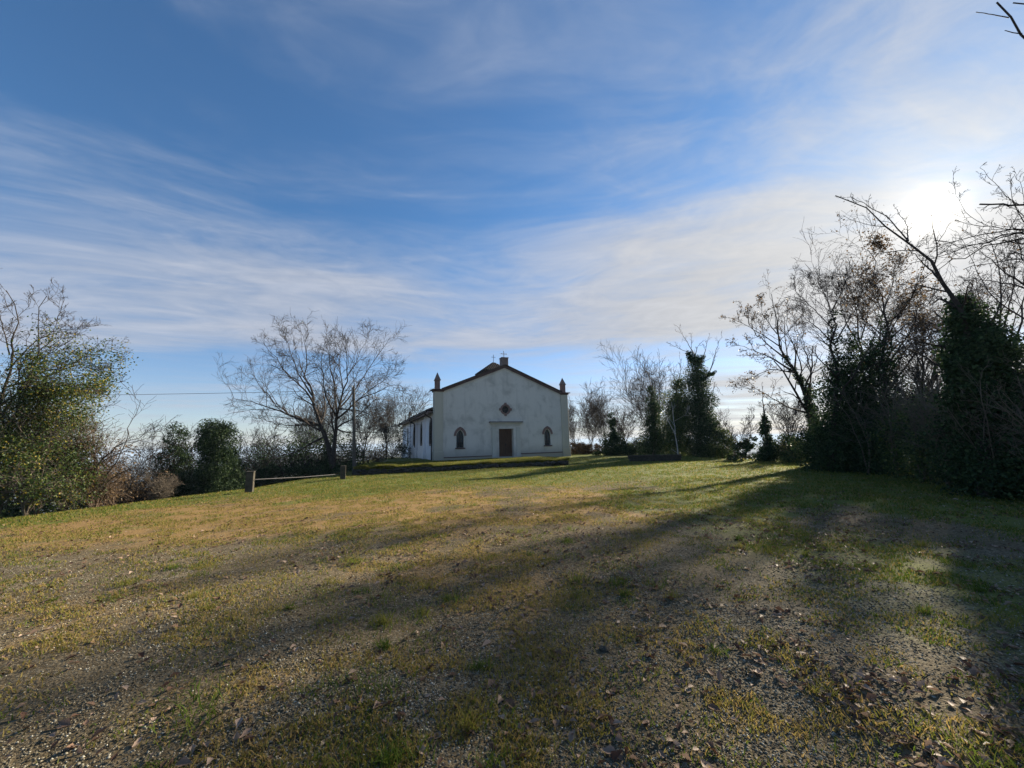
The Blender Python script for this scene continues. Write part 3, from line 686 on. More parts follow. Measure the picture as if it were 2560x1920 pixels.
def wood(root, guides, rads, rng, lev, bark, twig=None, gk=14, crown='crown', rmin=0.005, wigk=0.012):
    """guides: trunk and limbs as point lists; lev: list of kids() settings for finer levels. Returns the finest twigs"""
    base_ = np.array(root.location)
    P = np.stack([resample(g, gk) for g in guides])-base_
    for i in range(1, len(P)):                       # a limb starts on the wood it grows from
        prev = P[:i].reshape(-1, 3); vw = unit(base_+P[i, 0]-CAM); df = prev-P[i, 0]; par = df@vw
        q_ = np.linalg.norm(df-par[:, None]*vw, axis=1)+.12*np.abs(par); j_ = int(np.argmin(q_))
        if q_[j_] < .6:
            P[i] = P[i]+(df[j_])[None]*(1-np.linspace(0, 1, gk)[:, None])
            ra, rb = rads[j_//gk]; rj = rb+(ra-rb)*(1-(j_ % gk)/(gk-1))**1.7
            rads = list(rads); rads[i] = (min(rads[i][0], max(rj*.85, rads[i][1])), rads[i][1])
    wig = rng.normal(size=P.shape)*np.linspace(0, 1, gk)[None, :, None]*wigk*np.linalg.norm(P[:, -1]-P[:, 0], axis=1)[:, None, None]
    P = P+wig
    R = np.stack([b+(a-b)*(1-np.linspace(0, 1, gk))**1.7 for a, b in rads])
    dist = float(np.hypot(base_[0], base_[1])); rmin = max(rmin, 0.00028*dist); R = np.maximum(R, rmin)
    tr = [(P[i:i+1], R[i:i+1], sides(R[i, 0])) for i in range(len(P))]
    V, F = tubes(tr, rng); o = link('trunk', npmesh('trunk', V, [F], smooth=True), bark, root)
    grp = []; cur = (P, R); alltw = [P.reshape(-1, 3)]
    for kw in lev:
        Q, QR = kids(cur[0], cur[1], rng=rng, rmin=rmin, **kw); grp.append((Q, QR, sides(float(QR[:, 0].mean())))); cur = (Q, QR)
    if grp:
        V, F = tubes(grp, rng); oc_ = link(crown, npmesh(crown, V, [F], smooth=True), twig or bark, root)
        if crown == 'twigs': oc_['kind'] = 'stuff'
    return cur[0]
LV3 = [dict(m=9, t0=0.25, ang=38, lr=0.42, K=7, wob=0.14, trop=0.06), dict(m=6, t0=0.15, ang=38, lr=0.55, K=6, wob=0.16, trop=0.05, taper=.4), dict(m=4, t0=0.15, ang=36, lr=0.65, K=5, wob=0.16, trop=0.04, taper=.3)]
def bare_shrub(name, pxb, pyb, Y, h, spread, n, seed, label, cat, group=None, lev=None, bark='bark', twig=None, r0=0.045, lean=(0, 0), rmin=0.006, zb=None):
    """many-stemmed or single-stemmed bare tree standing on the ground under picture point pxb, depth Y"""
    rng = np.random.RandomState(seed); b0 = at(pxb, pyb, Y); b0[2] = gz(b0[0], b0[1])-0.05 if zb is None else zb
    root = place(name, b0, label, cat, group); gd, rd = [], []
    for k in range(n):
        a = rng.rand()*6.283; sp = spread*(0.35+0.75*rng.rand()); hh = h*(0.7+0.35*rng.rand())
        q = [b0+np.array([math.cos(a), math.sin(a), 0])*0.12*(n > 1)]
        for i in range(1, 7):
            f = i/6; q.append(b0+np.array([math.cos(a)*sp*f**1.5+lean[0]*f, math.sin(a)*sp*f**1.5+lean[1]*f, hh*f])+rng.normal(size=3)*0.05*hh*f*0.5)
        gd.append(q); rr = r0*(0.7+0.5*rng.rand()); rd.append((rr, rr*0.18))
    tips = wood(root, gd, rd, rng, lev or LV3, M[bark], M[twig] if twig else None, gk=10, rmin=rmin)
    return root, tips, rng
def ivy_col(root, path, r, n, size, seed, mname='ivy', nb=None, name='ivy'):
    """ivy clothing a stem: path in world points, r = radius along it"""
    rng = np.random.RandomState(seed); K = 40; P = resample(path, K)-np.array(root.location)
    nb = nb or 140; t = rng.rand(nb)*(K-1.001); i = t.astype(int); f = (t-i)[:, None]
    c = P[i]*(1-f)+P[i+1]*f; rr = np.interp(t/(K-1), np.linspace(0, 1, len(r)), r)
    c = c+unit(rng.normal(size=(nb, 3)))*(rr*0.62*rng.rand(nb)**0.5)[:, None]
    br = rr*(0.30+0.35*rng.rand(nb))
    return leaf_obj(name, [blob_leaves(c, br, n, size, rng)], M[mname], root)
def leaf_mound(root, blobs, n, size, seed, mname, nb=120, name='foliage', shell=0.4):
    """blobs: (centre, (rx,ry,rz)) ellipsoids filled with leaf clumps near their skin"""
    rng = np.random.RandomState(seed); cs, rs_ = [], []
    vol = np.array([b[1][0]*b[1][2] for b in blobs]); cnt = np.maximum((nb*vol/vol.sum()).astype(int), 6)
    for (c, rad), m_ in zip(blobs, cnt):
        d = unit(rng.normal(size=(m_, 3))); k = (0.45+0.5*rng.rand(m_))[:, None]
        cs.append(np.array(c)-np.array(root.location)+d*k*np.array(rad)); rs_.append(min(rad)*(0.22+0.28*rng.rand(m_)))
    return leaf_obj(name, [blob_leaves(np.concatenate(cs), np.concatenate(rs_), n, size, rng, shell=shell)], M[mname], root)
def tip_leaves(root, tips, n, size, seed, mname, jit=0.12, name='leaves', bias=0.0):
    rng = np.random.RandomState(seed); pts = tips.reshape(-1, 3); k = rng.randint(0, len(pts), n)
    V, F, R = leaves(pts[k]+rng.normal(size=(n, 3))*jit, np.tile((0, 0, 0.6), (n, 1)), size, rng, bias=bias)
    return leaf_obj(name, [(V, F, R)], M[mname], root)

# ------------------------------------------------------------------ the big bare tree left of the church
rng = np.random.RandomState(3); WY = 28.5; k3 = dict(x0=500, y0=780, k=0.2712)
b0 = at(833, 1168, WY); b0[2] = gz(b0[0], b0[1])-0.05
wal = place('bare_tree', b0, 'large spreading bare tree with two trunks left of the church', 'tree')
def wg(p, s=2.6, d=None): return gp(p, WY, rng, s, dY=d, **k3)
G = [(wg([(1226,1440),(1222,1330),(1170,1180),(1130,1080),(1080,940),(1065,860),(1020,740),(990,650),(965,540),(955,430),(960,330),(985,200)], 0.6), (0.23, 0.02)),
 (wg([(1250,1440),(1255,1290),(1265,1100),(1280,960),(1305,860),(1315,780),(1340,640),(1370,500),(1370,400),(1320,290)], 0.8), (0.25, 0.02)),
 (wg([(1305,870),(1400,770),(1480,650),(1550,540),(1620,440),(1680,340),(1750,240)]), (0.09, 0.015)),
 (wg([(1280,960),(1220,860),(1165,760),(1140,600),(1120,480),(1150,280)]), (0.09, 0.015)),
 (wg([(1290,940),(1380,880),(1460,770),(1600,740),(1700,700),(1800,650),(1870,690)]), (0.09, 0.014)),
 (wg([(1262,980),(1240,800),(1230,650),(1190,500),(1180,350),(1150,250)]), (0.08, 0.013)),
 (wg([(1110,1080),(980,1030),(830,980),(700,920),(560,850),(440,840),(330,800),(250,690)]), (0.10, 0.014)),
 (wg([(1115,1040),(900,990),(740,880),(620,760),(540,650),(470,550)]), (0.10, 0.014)),
 (wg([(1065,870),(960,700),(850,620),(740,480),(660,380),(560,280)]), (0.09, 0.014)),
 (wg([(1040,780),(900,560),(860,420),(800,280),(720,170)]), (0.08, 0.013)),
 (wg([(1130,1100),(1000,1180),(900,1260),(760,1300),(600,1360),(500,1360)]), (0.09, 0.013)),
 (wg([(1130,1070),(950,1050),(760,1060),(640,1000),(500,980)]), (0.07, 0.012)),
 (wg([(1262,1090),(1330,1130),(1450,1110),(1570,1120),(1680,1090)]), (0.07, 0.012)),
 (wg([(1300,900),(1450,910),(1560,940),(1650,1010)]), (0.07, 0.012)),
 (wg([(1440,800),(1560,700),(1680,640),(1790,540),(1800,450)]), (0.05, 0.011)),
 (wg([(1350,600),(1430,480),(1500,330),(1560,200),(1600,140)]), (0.05, 0.011)),
 (wg([(1000,660),(920,480),(880,300),(830,130)]), (0.05, 0.011)),
 (wg([(1320,760),(1290,560),(1290,380),(1330,230)]), (0.05, 0.011))]
wood(wal, [g for g, r in G], [r for g, r in G], rng, [dict(m=12, t0=0.22, ang=44, lr=0.34, K=7, wob=0.15, trop=0.03), dict(m=6, t0=0.15, ang=44, lr=0.52, K=6, wob=0.18, trop=0.03, taper=.4), dict(m=4, t0=0.15, ang=42, lr=0.62, K=5, wob=0.18, trop=0.02, taper=.3)], M['bark'], rmin=0.009)

# scrub behind it
for i, (px, Y, h, sp, n, lab, bk) in enumerate([
    (670, 37, 5.0, 2.0, 7, 'thin grey bare shrub behind the lower left limb of the large bare tree', 'bark'),
    (755, 36, 6.5, 2.2, 8, 'tall bare thicket shrub seen through the left limbs of the large bare tree', 'bark'),
    (815, 40, 7.0, 2.4, 8, 'dense bare shrub directly behind the fork of the large bare tree', 'bark'),
    (905, 38, 6.5, 2.2, 8, 'dark bare shrub just right of the utility pole', 'bark'),
    (965, 42, 6.0, 2.2, 7, 'bare shrub between the utility pole and the church side wall', 'bark'),
    (1000, 60, 9.5, 3.2, 7, 'bare tree showing above the low side roof of the church', 'bark'),
    (600, 34, 5.2, 1.9, 4, 'slender bare sapling right of the round ivy bush', 'bark')]):
    bare_shrub('bare_shrub' if h < 8 else 'bare_tree', px, 1150, Y, h, sp, n, 40+i, lab, 'shrub' if h < 8 else 'tree', 'bare scrub left of the church', bark=bk, rmin=0.008)
def mound(name, blobs_px, n, size, seed, m_, label, cat, group=None, nb=120, twigs=0, tw='bark', shell=0.4):
    """leafy mass: blobs_px = (px, py, Y, rx, ry, rz) with radii in metres"""
    bl = [(at(px, py, Y), (rx, ry, rz)) for px, py, Y, rx, ry, rz in blobs_px]
    b0 = bl[0][0].copy(); b0[2] = gz(b0[0], b0[1])
    root = place(name, b0, label, cat, group)
    leaf_mound(root, bl, n, size, seed, m_, nb, shell=shell)
    rng = np.random.RandomState(seed); gd, rd = [], []
    for c, rad in bl:
        for k in range(max(2, twigs//len(bl))):
            d = unit(rng.normal(size=3)); e = np.array(c)+d*np.array(rad)*np.array([0.95, 0.9, 0.9]); s = np.array([c[0]+rng.uniform(-.3, .3), c[1], gz(c[0], c[1])])
            gd.append([s, (s+np.array(c))/2+rng.normal(size=3)*0.12, np.array(c)*0.6+e*0.4, e]); rd.append((0.03, 0.008))
    wood(root, gd, rd, rng, [dict(m=7, t0=0.3, ang=50, lr=0.32, K=5, wob=0.2, trop=0.03), dict(m=4, t0=0.2, ang=45, lr=0.5, K=4, wob=0.2, trop=0.02)], M[tw], gk=8, crown='twigs', rmin=0.006)
    return root
mound('bramble', [(700, 1150, 30, 2.6, 2, 1.9), (780, 1140, 30, 2.4, 2, 2.2)], 9000, 0.10, 60, 'ivy', 'dark bramble mass behind the barrier between the two concrete posts', 'bramble', nb=150, twigs=26)
mound('bramble', [(850, 1145, 31, 1.9, 1.6, 2.2), (885, 1150, 31.5, 1.5, 1.4, 1.8)], 6000, 0.10, 61, 'ivy', 'dark bramble at the foot of the large bare tree', 'bramble', nb=100, twigs=22)
mound('bramble', [(920, 1140, 34, 1.5, 1.4, 1.5), (945, 1140, 35, 1.2, 1.2, 1.3)], 1800, 0.09, 62, 'leaf_brown', 'reddish brown bush between the utility pole and the church', 'bush', nb=60, twigs=40, tw='twig_red')
mound('bramble', [(985, 1120, 47, 2.0, 1.6, 3.2)], 3500, 0.12, 63, 'ivy', 'dark ivy-grown bush at the far left corner of the church', 'bush', nb=70, twigs=20)
mound('bramble', [(640, 1185, 33, 2.2, 1.6, 1.3)], 2500, 0.10, 64, 'leaf_brown', 'greyish brown scrub on the slope left behind the barrier', 'scrub', nb=60, twigs=40)
# ivy bushes on the left
mound('ivy_bush', [(548, 1100, 22, 1.1, 1.0, 1.15), (545, 1165, 22, 1.25, 1.1, 1.2), (555, 1215, 22, 1.45, 1.2, 1.0), (530, 1085, 22, .75, .8, .8)], 34000, 0.075, 65, 'ivy', 'round-topped dark ivy bush left of the concrete posts', 'bush', nb=260, shell=0.5)
mound('ivy_bush', [(440, 1090, 23.5, .7, .7, .75), (440, 1150, 23.5, 1.0, .9, 1.1), (455, 1205, 23.5, 1.25, 1.0, 1.0), (420, 1200, 23.5, .9, .9, .9)], 17000, 0.075, 66, 'ivy', 'narrow dark ivy bush with ragged top on the left', 'bush', nb=200, twigs=20, shell=0.5)
bare_shrub('bare_tree', 440, 1150, 24.5, 5.2, 1.5, 4, 67, 'bare thin branched tree rising behind the ragged ivy bush', 'tree', rmin=0.006)
bare_shrub('bare_tree', 318, 1200, 21, 5.4, 1.0, 3, 68, 'slender upright bare tree left of the ragged ivy bush', 'tree', rmin=0.006)
bare_shrub('bare_tree', 490, 1150, 30, 5.6, 1.8, 4, 69, 'faint bare sapling behind and between the two ivy bushes', 'tree', rmin=0.007)
# small stumpy shrub
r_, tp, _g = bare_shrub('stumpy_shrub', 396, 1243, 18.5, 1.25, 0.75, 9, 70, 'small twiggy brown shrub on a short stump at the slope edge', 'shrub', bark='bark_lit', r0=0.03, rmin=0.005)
mound('bramble', [(330, 1210, 19, 1.5, 1.2, 0.9), (360, 1225, 20, 1.2, 1, .7)], 1500, 0.08, 72, 'leaf_brown', 'low grey-brown scrub left of the stumpy shrub', 'scrub', nb=50, twigs=50)

# ------------------------------------------------------------------ thicket at the left edge
rng = np.random.RandomState(80); k2 = dict(x0=0, y0=680, k=0.3737); LY = 14.0
def lg(p, s=1.2, d=None, Y=LY): return gp(p, Y, rng, s, dY=d, **k2)
b0 = at(-25, 1262, LY); b0[2] = gz(b0[0], b0[1])-0.1
lt = place('leafy_tree', b0, 'tall half-bare tree with yellow and green leaves at the left edge', 'tree')
G = [(lg([(-70,1600),(-50,1200),(0,900),(60,600),(100,300),(70,130)], .5), (.13, .012)),
 (lg([(-60,1300),(60,1000),(200,700),(270,400),(310,150)]), (.06, .010)),
 (lg([(-40,820),(150,760),(350,700),(480,620),(640,640),(830,660)]), (.06, .010)),
 (lg([(-20,960),(200,640),(420,640),(560,540),(700,560)]), (.05, .009)),
 (lg([(-40,900),(100,800),(300,740),(500,760),(720,800)]), (.05, .009)),
 (lg([(50,620),(250,420),(450,380),(600,380)]), (.04, .008)),
 (lg([(100,560),(300,500),(380,300),(420,190)]), (.04, .008)),
 (lg([(70,520),(20,330),(-40,200)]), (.04, .008)),
 (lg([(40,720),(220,560),(440,470),(560,350)]), (.035, .008)),
 (lg([(-50,1100),(150,930),(330,900),(520,880),(700,760)]), (.04, .008))]
tp = wood(lt, [g for g, r in G], [r for g, r in G], rng, [dict(m=12, t0=.2, ang=44, lr=.30, K=6, wob=.17, trop=.05), dict(m=6, t0=.2, ang=42, lr=.5, K=5, wob=.2, trop=.03), dict(m=3, t0=.2, ang=40, lr=.55, K=4, wob=.2, trop=.02)], M['bark'], rmin=.004)
pk = sst(tp[:, 0, 2], 7.6, 3.0)*sst(tp[:, 0, 0], 5.2, 1.5)*sst(fbm(tp[:, 0, 0]*1.1+9, tp[:, 0, 2]*1.1+tp[:, 0, 1], 3), .36, .6); low = tp[rng.rand(len(tp)) < pk]
tip_leaves(lt, low, 12000, .065, 81, 'leaf_autumn', .22, bias=.10)
r_ = mound('leafy_bush', [(20, 1130, 14, 2.0, 1.6, 1.8), (90, 1190, 13.6, 1.8, 1.4, 1.3), (-60, 1190, 13.5, 2.0, 1.4, 1.6), (110, 1070, 15, 1.5, 1.4, 1.6), (60, 1010, 14.5, 1.3, 1.2, 1.3)], 25000, .066, 82, 'leaf_autumn', 'dense green bush with yellowing leaves at the foot of the left edge tree', 'bush', nb=420, twigs=120, tw='bark_lit', shell=.15)
mound('leafy_bush', [(165, 1120, 15, 1.1, 1.1, 1.7), (170, 1215, 14.5, 1.3, 1.1, .9)], 5000, .062, 83, 'leaf_autumn', 'dull green bush beside the brown bramble on the left', 'bush', nb=150, twigs=70, tw='bark_lit', shell=.1)
mound('bramble', [(235, 1150, 15.5, 1.2, 1.1, 1.6), (270, 1215, 16, 1.3, 1.1, .9), (215, 1220, 15, 1.0, .9, .8)], 3200, .07, 84, 'leaf_brown', 'brown twiggy bramble thicket right of the left edge bush', 'bramble', nb=90, twigs=90, tw='twig_red')
b0 = at(225, 1230, 15.5); b0[2] = gz(b0[0], b0[1])
ab = place('arching_shrub', b0, 'bare shrub whose long branches arch rightwards over the slope at left', 'shrub')
G = [(lg([(600,1480),(620,1330),(700,1230),(830,1130),(980,1080),(1110,1060)], 1, Y=15.5), (.05, .008)),
 (lg([(590,1480),(640,1290),(760,1220),(900,1180),(1050,1190)], 1, Y=15.5), (.045, .008)),
 (lg([(580,1480),(500,1180),(520,1000),(640,940),(800,860)], 1, Y=15.5), (.045, .007)),
 (lg([(620,1480),(760,1380),(900,1300),(1020,1330),(1100,1320)], 1, Y=15.5), (.035, .007)),
 (lg([(600,1480),(640,1200),(680,1050),(700,950)], 1, Y=15.5), (.035, .007)),
 (lg([(600,1480),(800,1260),(870,1000),(960,860)], 1, Y=15.5), (.035, .007))]
wood(ab, [g for g, r in G], [r for g, r in G], rng, [dict(m=10, t0=.25, ang=42, lr=.3, K=6, wob=.17, trop=.03), dict(m=5, t0=.2, ang=42, lr=.5, K=5, wob=.2, trop=.02)], M['bark'], rmin=.0045)

# brush on the slope below the left edge of the field
for i, (px, Y, r, h, n, m_, lab) in enumerate([
    (-60, 17, 2.2, 1.6, 6000, 'ivy_y', 'dark brush on the slope behind the left edge bush'),
    (120, 18, 2.0, 1.5, 5000, 'ivy', 'dark brush on the slope behind the dull green bush'),
    (260, 20, 2.0, 1.4, 3500, 'leaf_brown', 'brown brush on the slope behind the bramble thicket'),
    (350, 23, 2.0, 1.3, 3500, 'ivy', 'dark brush on the slope behind the low grey-brown scrub'),
    (480, 25, 2.2, 1.5, 5000, 'ivy', 'dark brush on the slope between the two ivy bushes'),
    (610, 27, 2.4, 1.5, 5000, 'ivy', 'dark brush on the slope behind the left concrete post'),
    (720, 28, 2.4, 1.5, 5000, 'ivy', 'dark brush on the slope behind the barrier bar'),
    (800, 29, 2.0, 1.3, 4000, 'ivy', 'dark brush on the slope behind the right concrete post')]):
    c = at(px, 1150, Y); g_ = gz(c[0], c[1]); top = max(h, at(px, 1215 if px < 300 else 1190, Y)[2]-g_)
    root = place('brush', (c[0], c[1], g_), lab, 'brush', 'brush on the left slope')
    leaf_mound(root, [((c[0], c[1], g_+top*.45), (r, r*.6, top*.6)), ((c[0]+.7*r, c[1], g_+top*.35), (r*.8, r*.6, top*.5))], n*2, .09, 400+i, m_, 130, shell=.2)
    rng = np.random.RandomState(420+i); gd = []
    for k in range(14):
        s_ = np.array([c[0]+rng.uniform(-r, r), c[1]+rng.uniform(-.6, .6), g_-.05]); gd.append([s_, s_+np.array([rng.uniform(-.2, .2), 0, top*.5]), s_+np.array([rng.uniform(-.9, .9), rng.uniform(-.5, .5), top*rng.uniform(.9, 1.35)])])
    wood(root, gd, [(.03, .008)]*14, rng, [dict(m=6, t0=.3, ang=40, lr=.3, K=5, wob=.2, trop=.04), dict(m=4, t0=.2, ang=40, lr=.5, K=4, wob=.2, trop=.03)], M['bark'], gk=7, crown='twigs', rmin=.005)

# ------------------------------------------------------------------ trees right of the church
for i, (px, Y, h, sp, n, lab) in enumerate([
    (1442, 48, 6.6, 1.9, 7, 'bare brushy tree touching the right corner of the church'),
    (1482, 46, 7.4, 2.0, 8, 'second bare upright tree from the right corner of the church'),
    (1520, 50, 7.2, 2.1, 7, 'bare tree behind the ivy-grown mound with the spike'),
    (1562, 47, 5.6, 1.9, 7, 'low bare tree just right of the spiked ivy mound')]):
    bare_shrub('bare_tree', px, 1140, Y, h, sp, n, 100+i, lab, 'tree', 'bare trees right of the church', bark='bark', rmin=.010, zb=-0.6)
bare_shrub('bare_tree', 1632, 1140, 41, 9.6, 3.6, 11, 106, 'wide bare tree behind the three ivy columns', 'tree', rmin=.009, zb=-0.8)
rt = mound('ivy_mound', [(1533, 1118, 38, 1.35, 1.1, 1.35), (1512, 1138, 38, 1.2, 1, .8), (1558, 1135, 38, 1.1, 1, .9)], 15000, .10, 107, 'ivy', 'dark ivy mound with a spiky ivy stump on top, right of the church', 'bush', nb=120)
ivy_col(rt, [at(1533, 1100, 38), at(1530, 1060, 38), at(1527, 1036, 38)], [.6, .5, .36], 3500, .10, 108, nb=30)
mound('bramble', [(1450, 1140, 44, 1.8, 1.2, .9), (1480, 1140, 44, 1.6, 1.2, .8)], 3000, .10, 109, 'leaf_brown', 'low brown undergrowth beside the right corner of the church', 'undergrowth', nb=60, twigs=40)
mound('bramble', [(1595, 1120, 38, 1.1, 1.0, 1.2)], 2500, .10, 110, 'ivy_y', 'yellowish green bush left of the ivy columns behind the low wall', 'bush', nb=50, twigs=20)
def column(path, rad, n, seed, label, tops=(), size=.095, m_='ivy', extra=(), nb=160):
    b0 = path[0].copy(); b0[2] = gz(b0[0], b0[1])-.05; rng = np.random.RandomState(seed)
    root = place('ivy_clad_tree', b0, label, 'tree', 'ivy-clad trees beyond the field')
    gd = [[b0]+list(path[1:])]; rd = [(.16, .06)]
    for t_ in tops: gd.append(list(t_)); rd.append((.05, .010))
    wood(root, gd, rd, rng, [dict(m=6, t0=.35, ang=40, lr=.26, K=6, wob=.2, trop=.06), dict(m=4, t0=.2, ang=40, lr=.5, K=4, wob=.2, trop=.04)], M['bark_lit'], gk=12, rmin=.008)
    ivy_col(root, [b0]+list(path[1:]), rad, n, size, seed+1, m_, nb)
    for k, (pth, r2, n2) in enumerate(extra): ivy_col(root, pth, r2, n2, size, seed+5+k, m_, 30)
    return root
a_ = lambda x, y, Y=33.0: at(x, y, Y)
column([a_(1748, 1165), a_(1752, 1090), a_(1745, 1010), a_(1742, 940), a_(1738, 890)], [1.9, 1.9, 1.6, 1.4, 1.3, .7], 36000, 120, 'tallest ivy column, with bare twigs sprouting from its top',
    [[a_(1722, 885), a_(1712, 860), a_(1700, 830), a_(1690, 814)], [a_(1724, 890), a_(1700, 880), a_(1680, 865), a_(1668, 858)], [a_(1745, 895), a_(1746, 870), a_(1755, 855)], [a_(1755, 900), a_(1768, 862), a_(1770, 842)], [a_(1772, 935), a_(1785, 895), a_(1795, 860), a_(1806, 842)], [a_(1724, 885), a_(1728, 850), a_(1726, 832)], [a_(1770, 1000), a_(1790, 960), a_(1802, 985)], [a_(1765, 930), a_(1780, 905), a_(1790, 880)]],
    extra=[([a_(1730, 905), a_(1722, 882)], [.45, .35], 1100), ([a_(1755, 945), a_(1786, 930)], [.4, .25], 900), ([a_(1742, 910), a_(1760, 892)], [.4, .3], 900)])
column([a_(1694, 1165, 33.5), a_(1690, 1090, 33.5), a_(1690, 1020, 33.5), a_(1694, 950, 33.5)], [1.8, 1.7, 1.6, 1.4, .75], 26000, 130, 'middle ivy column with a ragged top', [[a_(1700, 960, 33.5), a_(1706, 920, 33.5), a_(1700, 890, 33.5)], [a_(1690, 960, 33.5), a_(1670, 915, 33.5)]], m_='ivy_y', nb=120)
column([a_(1636, 1165, 35), a_(1640, 1090, 35), a_(1632, 1030, 35), a_(1628, 968, 35)], [1.8, 1.6, 1.2, .9, .5], 18000, 140, 'slimmest ivy column, left of the other two', [[a_(1628, 975, 35), a_(1620, 930, 35)]], nb=90)
mound('ivy_bush', [(1800, 1105, 32, 1.1, 1, 1.3), (1780, 1060, 33, .8, .8, 1.1)], 6500, .10, 150, 'ivy_y', 'leafy green bush leaning on the right of the tallest ivy column', 'bush', nb=80, twigs=12)
mound('leafy_bush', [(1860, 1122, 28, .75, .7, .6), (1850, 1145, 27.5, .9, .7, .4), (1872, 1100, 28, .45, .4, .4)], 1500, .13, 151, 'ivy', 'small open bush with large leaves in the gap of the trees', 'bush', nb=36, twigs=10, shell=.2)
bare_shrub('bare_shrub', 1835, 1130, 31, 3.4, 2.0, 5, 152, 'thin arching bare shrub left of the gap to the plain', 'shrub', rmin=.007)
column([a_(1918, 1162, 26), a_(1918, 1100, 26), a_(1912, 1060, 26), a_(1910, 1032, 26)], [.85, .8, .55, .45, .15], 6000, 153, 'short ivy stump with a bare spike, right of the gap in the trees', [[a_(1910, 1035, 26), a_(1907, 1000, 26), a_(1905, 960, 26)]], nb=70)
mound('ivy_bush', [(1965, 1125, 25.5, 1.25, 1, 1.1), (2010, 1140, 24, 1.1, 1, .9)], 7000, .095, 154, 'ivy_y', 'low dark bush between the ivy stump and the leaning tree', 'bush', nb=90, twigs=30)
bare_shrub('bare_shrub', 1975, 1140, 26, 3.8, 1.8, 6, 155, 'bare shrub beneath the crown of the leaning tree', 'shrub', rmin=.006)
for i, (px, Y, r, ty_, n, m_, lab) in enumerate([
    (1440, 43, 2.2, 1105, 4500, 'leaf_brown', 'brown brush against the right corner of the church'),
    (1497, 45, 2.2, 1128, 3000, 'leaf_brown', 'brown brush left of the spiked ivy mound'),
    (1575, 43, 2.2, 1110, 4500, 'ivy_y', 'greenish brush behind the left end of the low wall'),
    (1650, 42, 2.4, 1100, 5500, 'ivy', 'dark brush behind the slimmest ivy column'),
    (1720, 40, 2.4, 1100, 5500, 'ivy', 'dark brush between the middle and tallest ivy columns'),
    (1790, 37, 2.0, 1115, 4500, 'ivy', 'dark brush right behind the tallest ivy column'),
    (1900, 31, 1.6, 1135, 2200, 'ivy', 'low brush at the bottom of the gap in the trees'),
    (1985, 29, 1.8, 1110, 3500, 'leaf_brown', 'brown brush behind the ivy stump'),
    (2050, 26, 1.8, 1105, 4000, 'ivy', 'dark brush behind the leaning tree')]):
    c = at(px, 1150, Y); g_ = gz(c[0], c[1]); top = at(px, ty_, Y)[2]-g_
    root = place('brush', (c[0], c[1], g_), lab, 'brush', 'brush on the right slope')
    leaf_mound(root, [((c[0], c[1], g_+top*.45), (r, r*.6, top*.55)), ((c[0]+.7*r, c[1], g_+top*.38), (r*.8, r*.6, top*.5))], n*2, .10, 500+i, m_, 130, shell=.15)
    rng = np.random.RandomState(520+i); gd = []
    for k in range(16):
        s_ = np.array([c[0]+rng.uniform(-r, r), c[1]+rng.uniform(-.6, .6), g_-.05]); gd.append([s_, s_+np.array([rng.uniform(-.2, .2), 0, top*.5]), s_+np.array([rng.uniform(-.9, .9), rng.uniform(-.5, .5), top*rng.uniform(.85, 1.3)])])
    wood(root, gd, [(.03, .008)]*16, rng, [dict(m=6, t0=.3, ang=40, lr=.3, K=5, wob=.2, trop=.04), dict(m=4, t0=.2, ang=40, lr=.5, K=4, wob=.2, trop=.03)], M['bark'], gk=7, crown='twigs', rmin=.005)
# white-barked sapling and low wall
b0 = a_(1697, 1152, 30); b0[2] = gz(b0[0], b0[1])-.05; rng = np.random.RandomState(156)
bi = place('pale_sapling', b0, 'thin pale-barked sapling in front of the middle ivy column', 'tree')
wood(bi, [[b0, a_(1690, 1090, 30), a_(1684, 1035, 30), a_(1680, 1005, 30)], [a_(1689, 1080, 30), a_(1672, 1055, 30), a_(1664, 1035, 30)], [a_(1695, 1138, 30), a_(1678, 1122, 30)], [a_(1686, 1060, 30), a_(1715, 1040, 30), a_(1724, 1015, 30)]], [(.05, .012), (.025, .008), (.02, .008), (.025, .008)], rng, [dict(m=4, t0=.4, ang=40, lr=.28, K=5, wob=.15, trop=.05)], M['birch'], gk=10, rmin=.007)
pa = onground(1574, 1154); pb = onground(1692, 1152); pb = pb+(np.array([0.35, -0.1, 0]))
lw_d = pb-pa; lw = empty('low_wall', pa, math.atan2(lw_d[1], lw_d[0]))
tag(lw, 'low dark masonry wall at the far edge of the grass, below the ivy columns', 'wall')
LL = float(np.hypot(lw_d[0], lw_d[1])); rs = random.Random(9)
MB().box(.06, LL-.06, .05, .35, -.5, .36).build('core', M['rock'], lw)
for row in range(3):
    x = -.02 + (.1 if row % 2 else 0)
    while x < LL-.2:
        wl = rs.uniform(.26, .42); 
        MB().box(x, min(x+wl-.015, LL), 0.0+rs.uniform(-.012, .012), .4, -.22+row*.2, -.035+row*.2, .012).build('stone', M['rock'], lw); x += wl
MB().box(-.05, LL+.05, -.06, .46, .372, .44, .015).build('coping', M['rock'], lw)

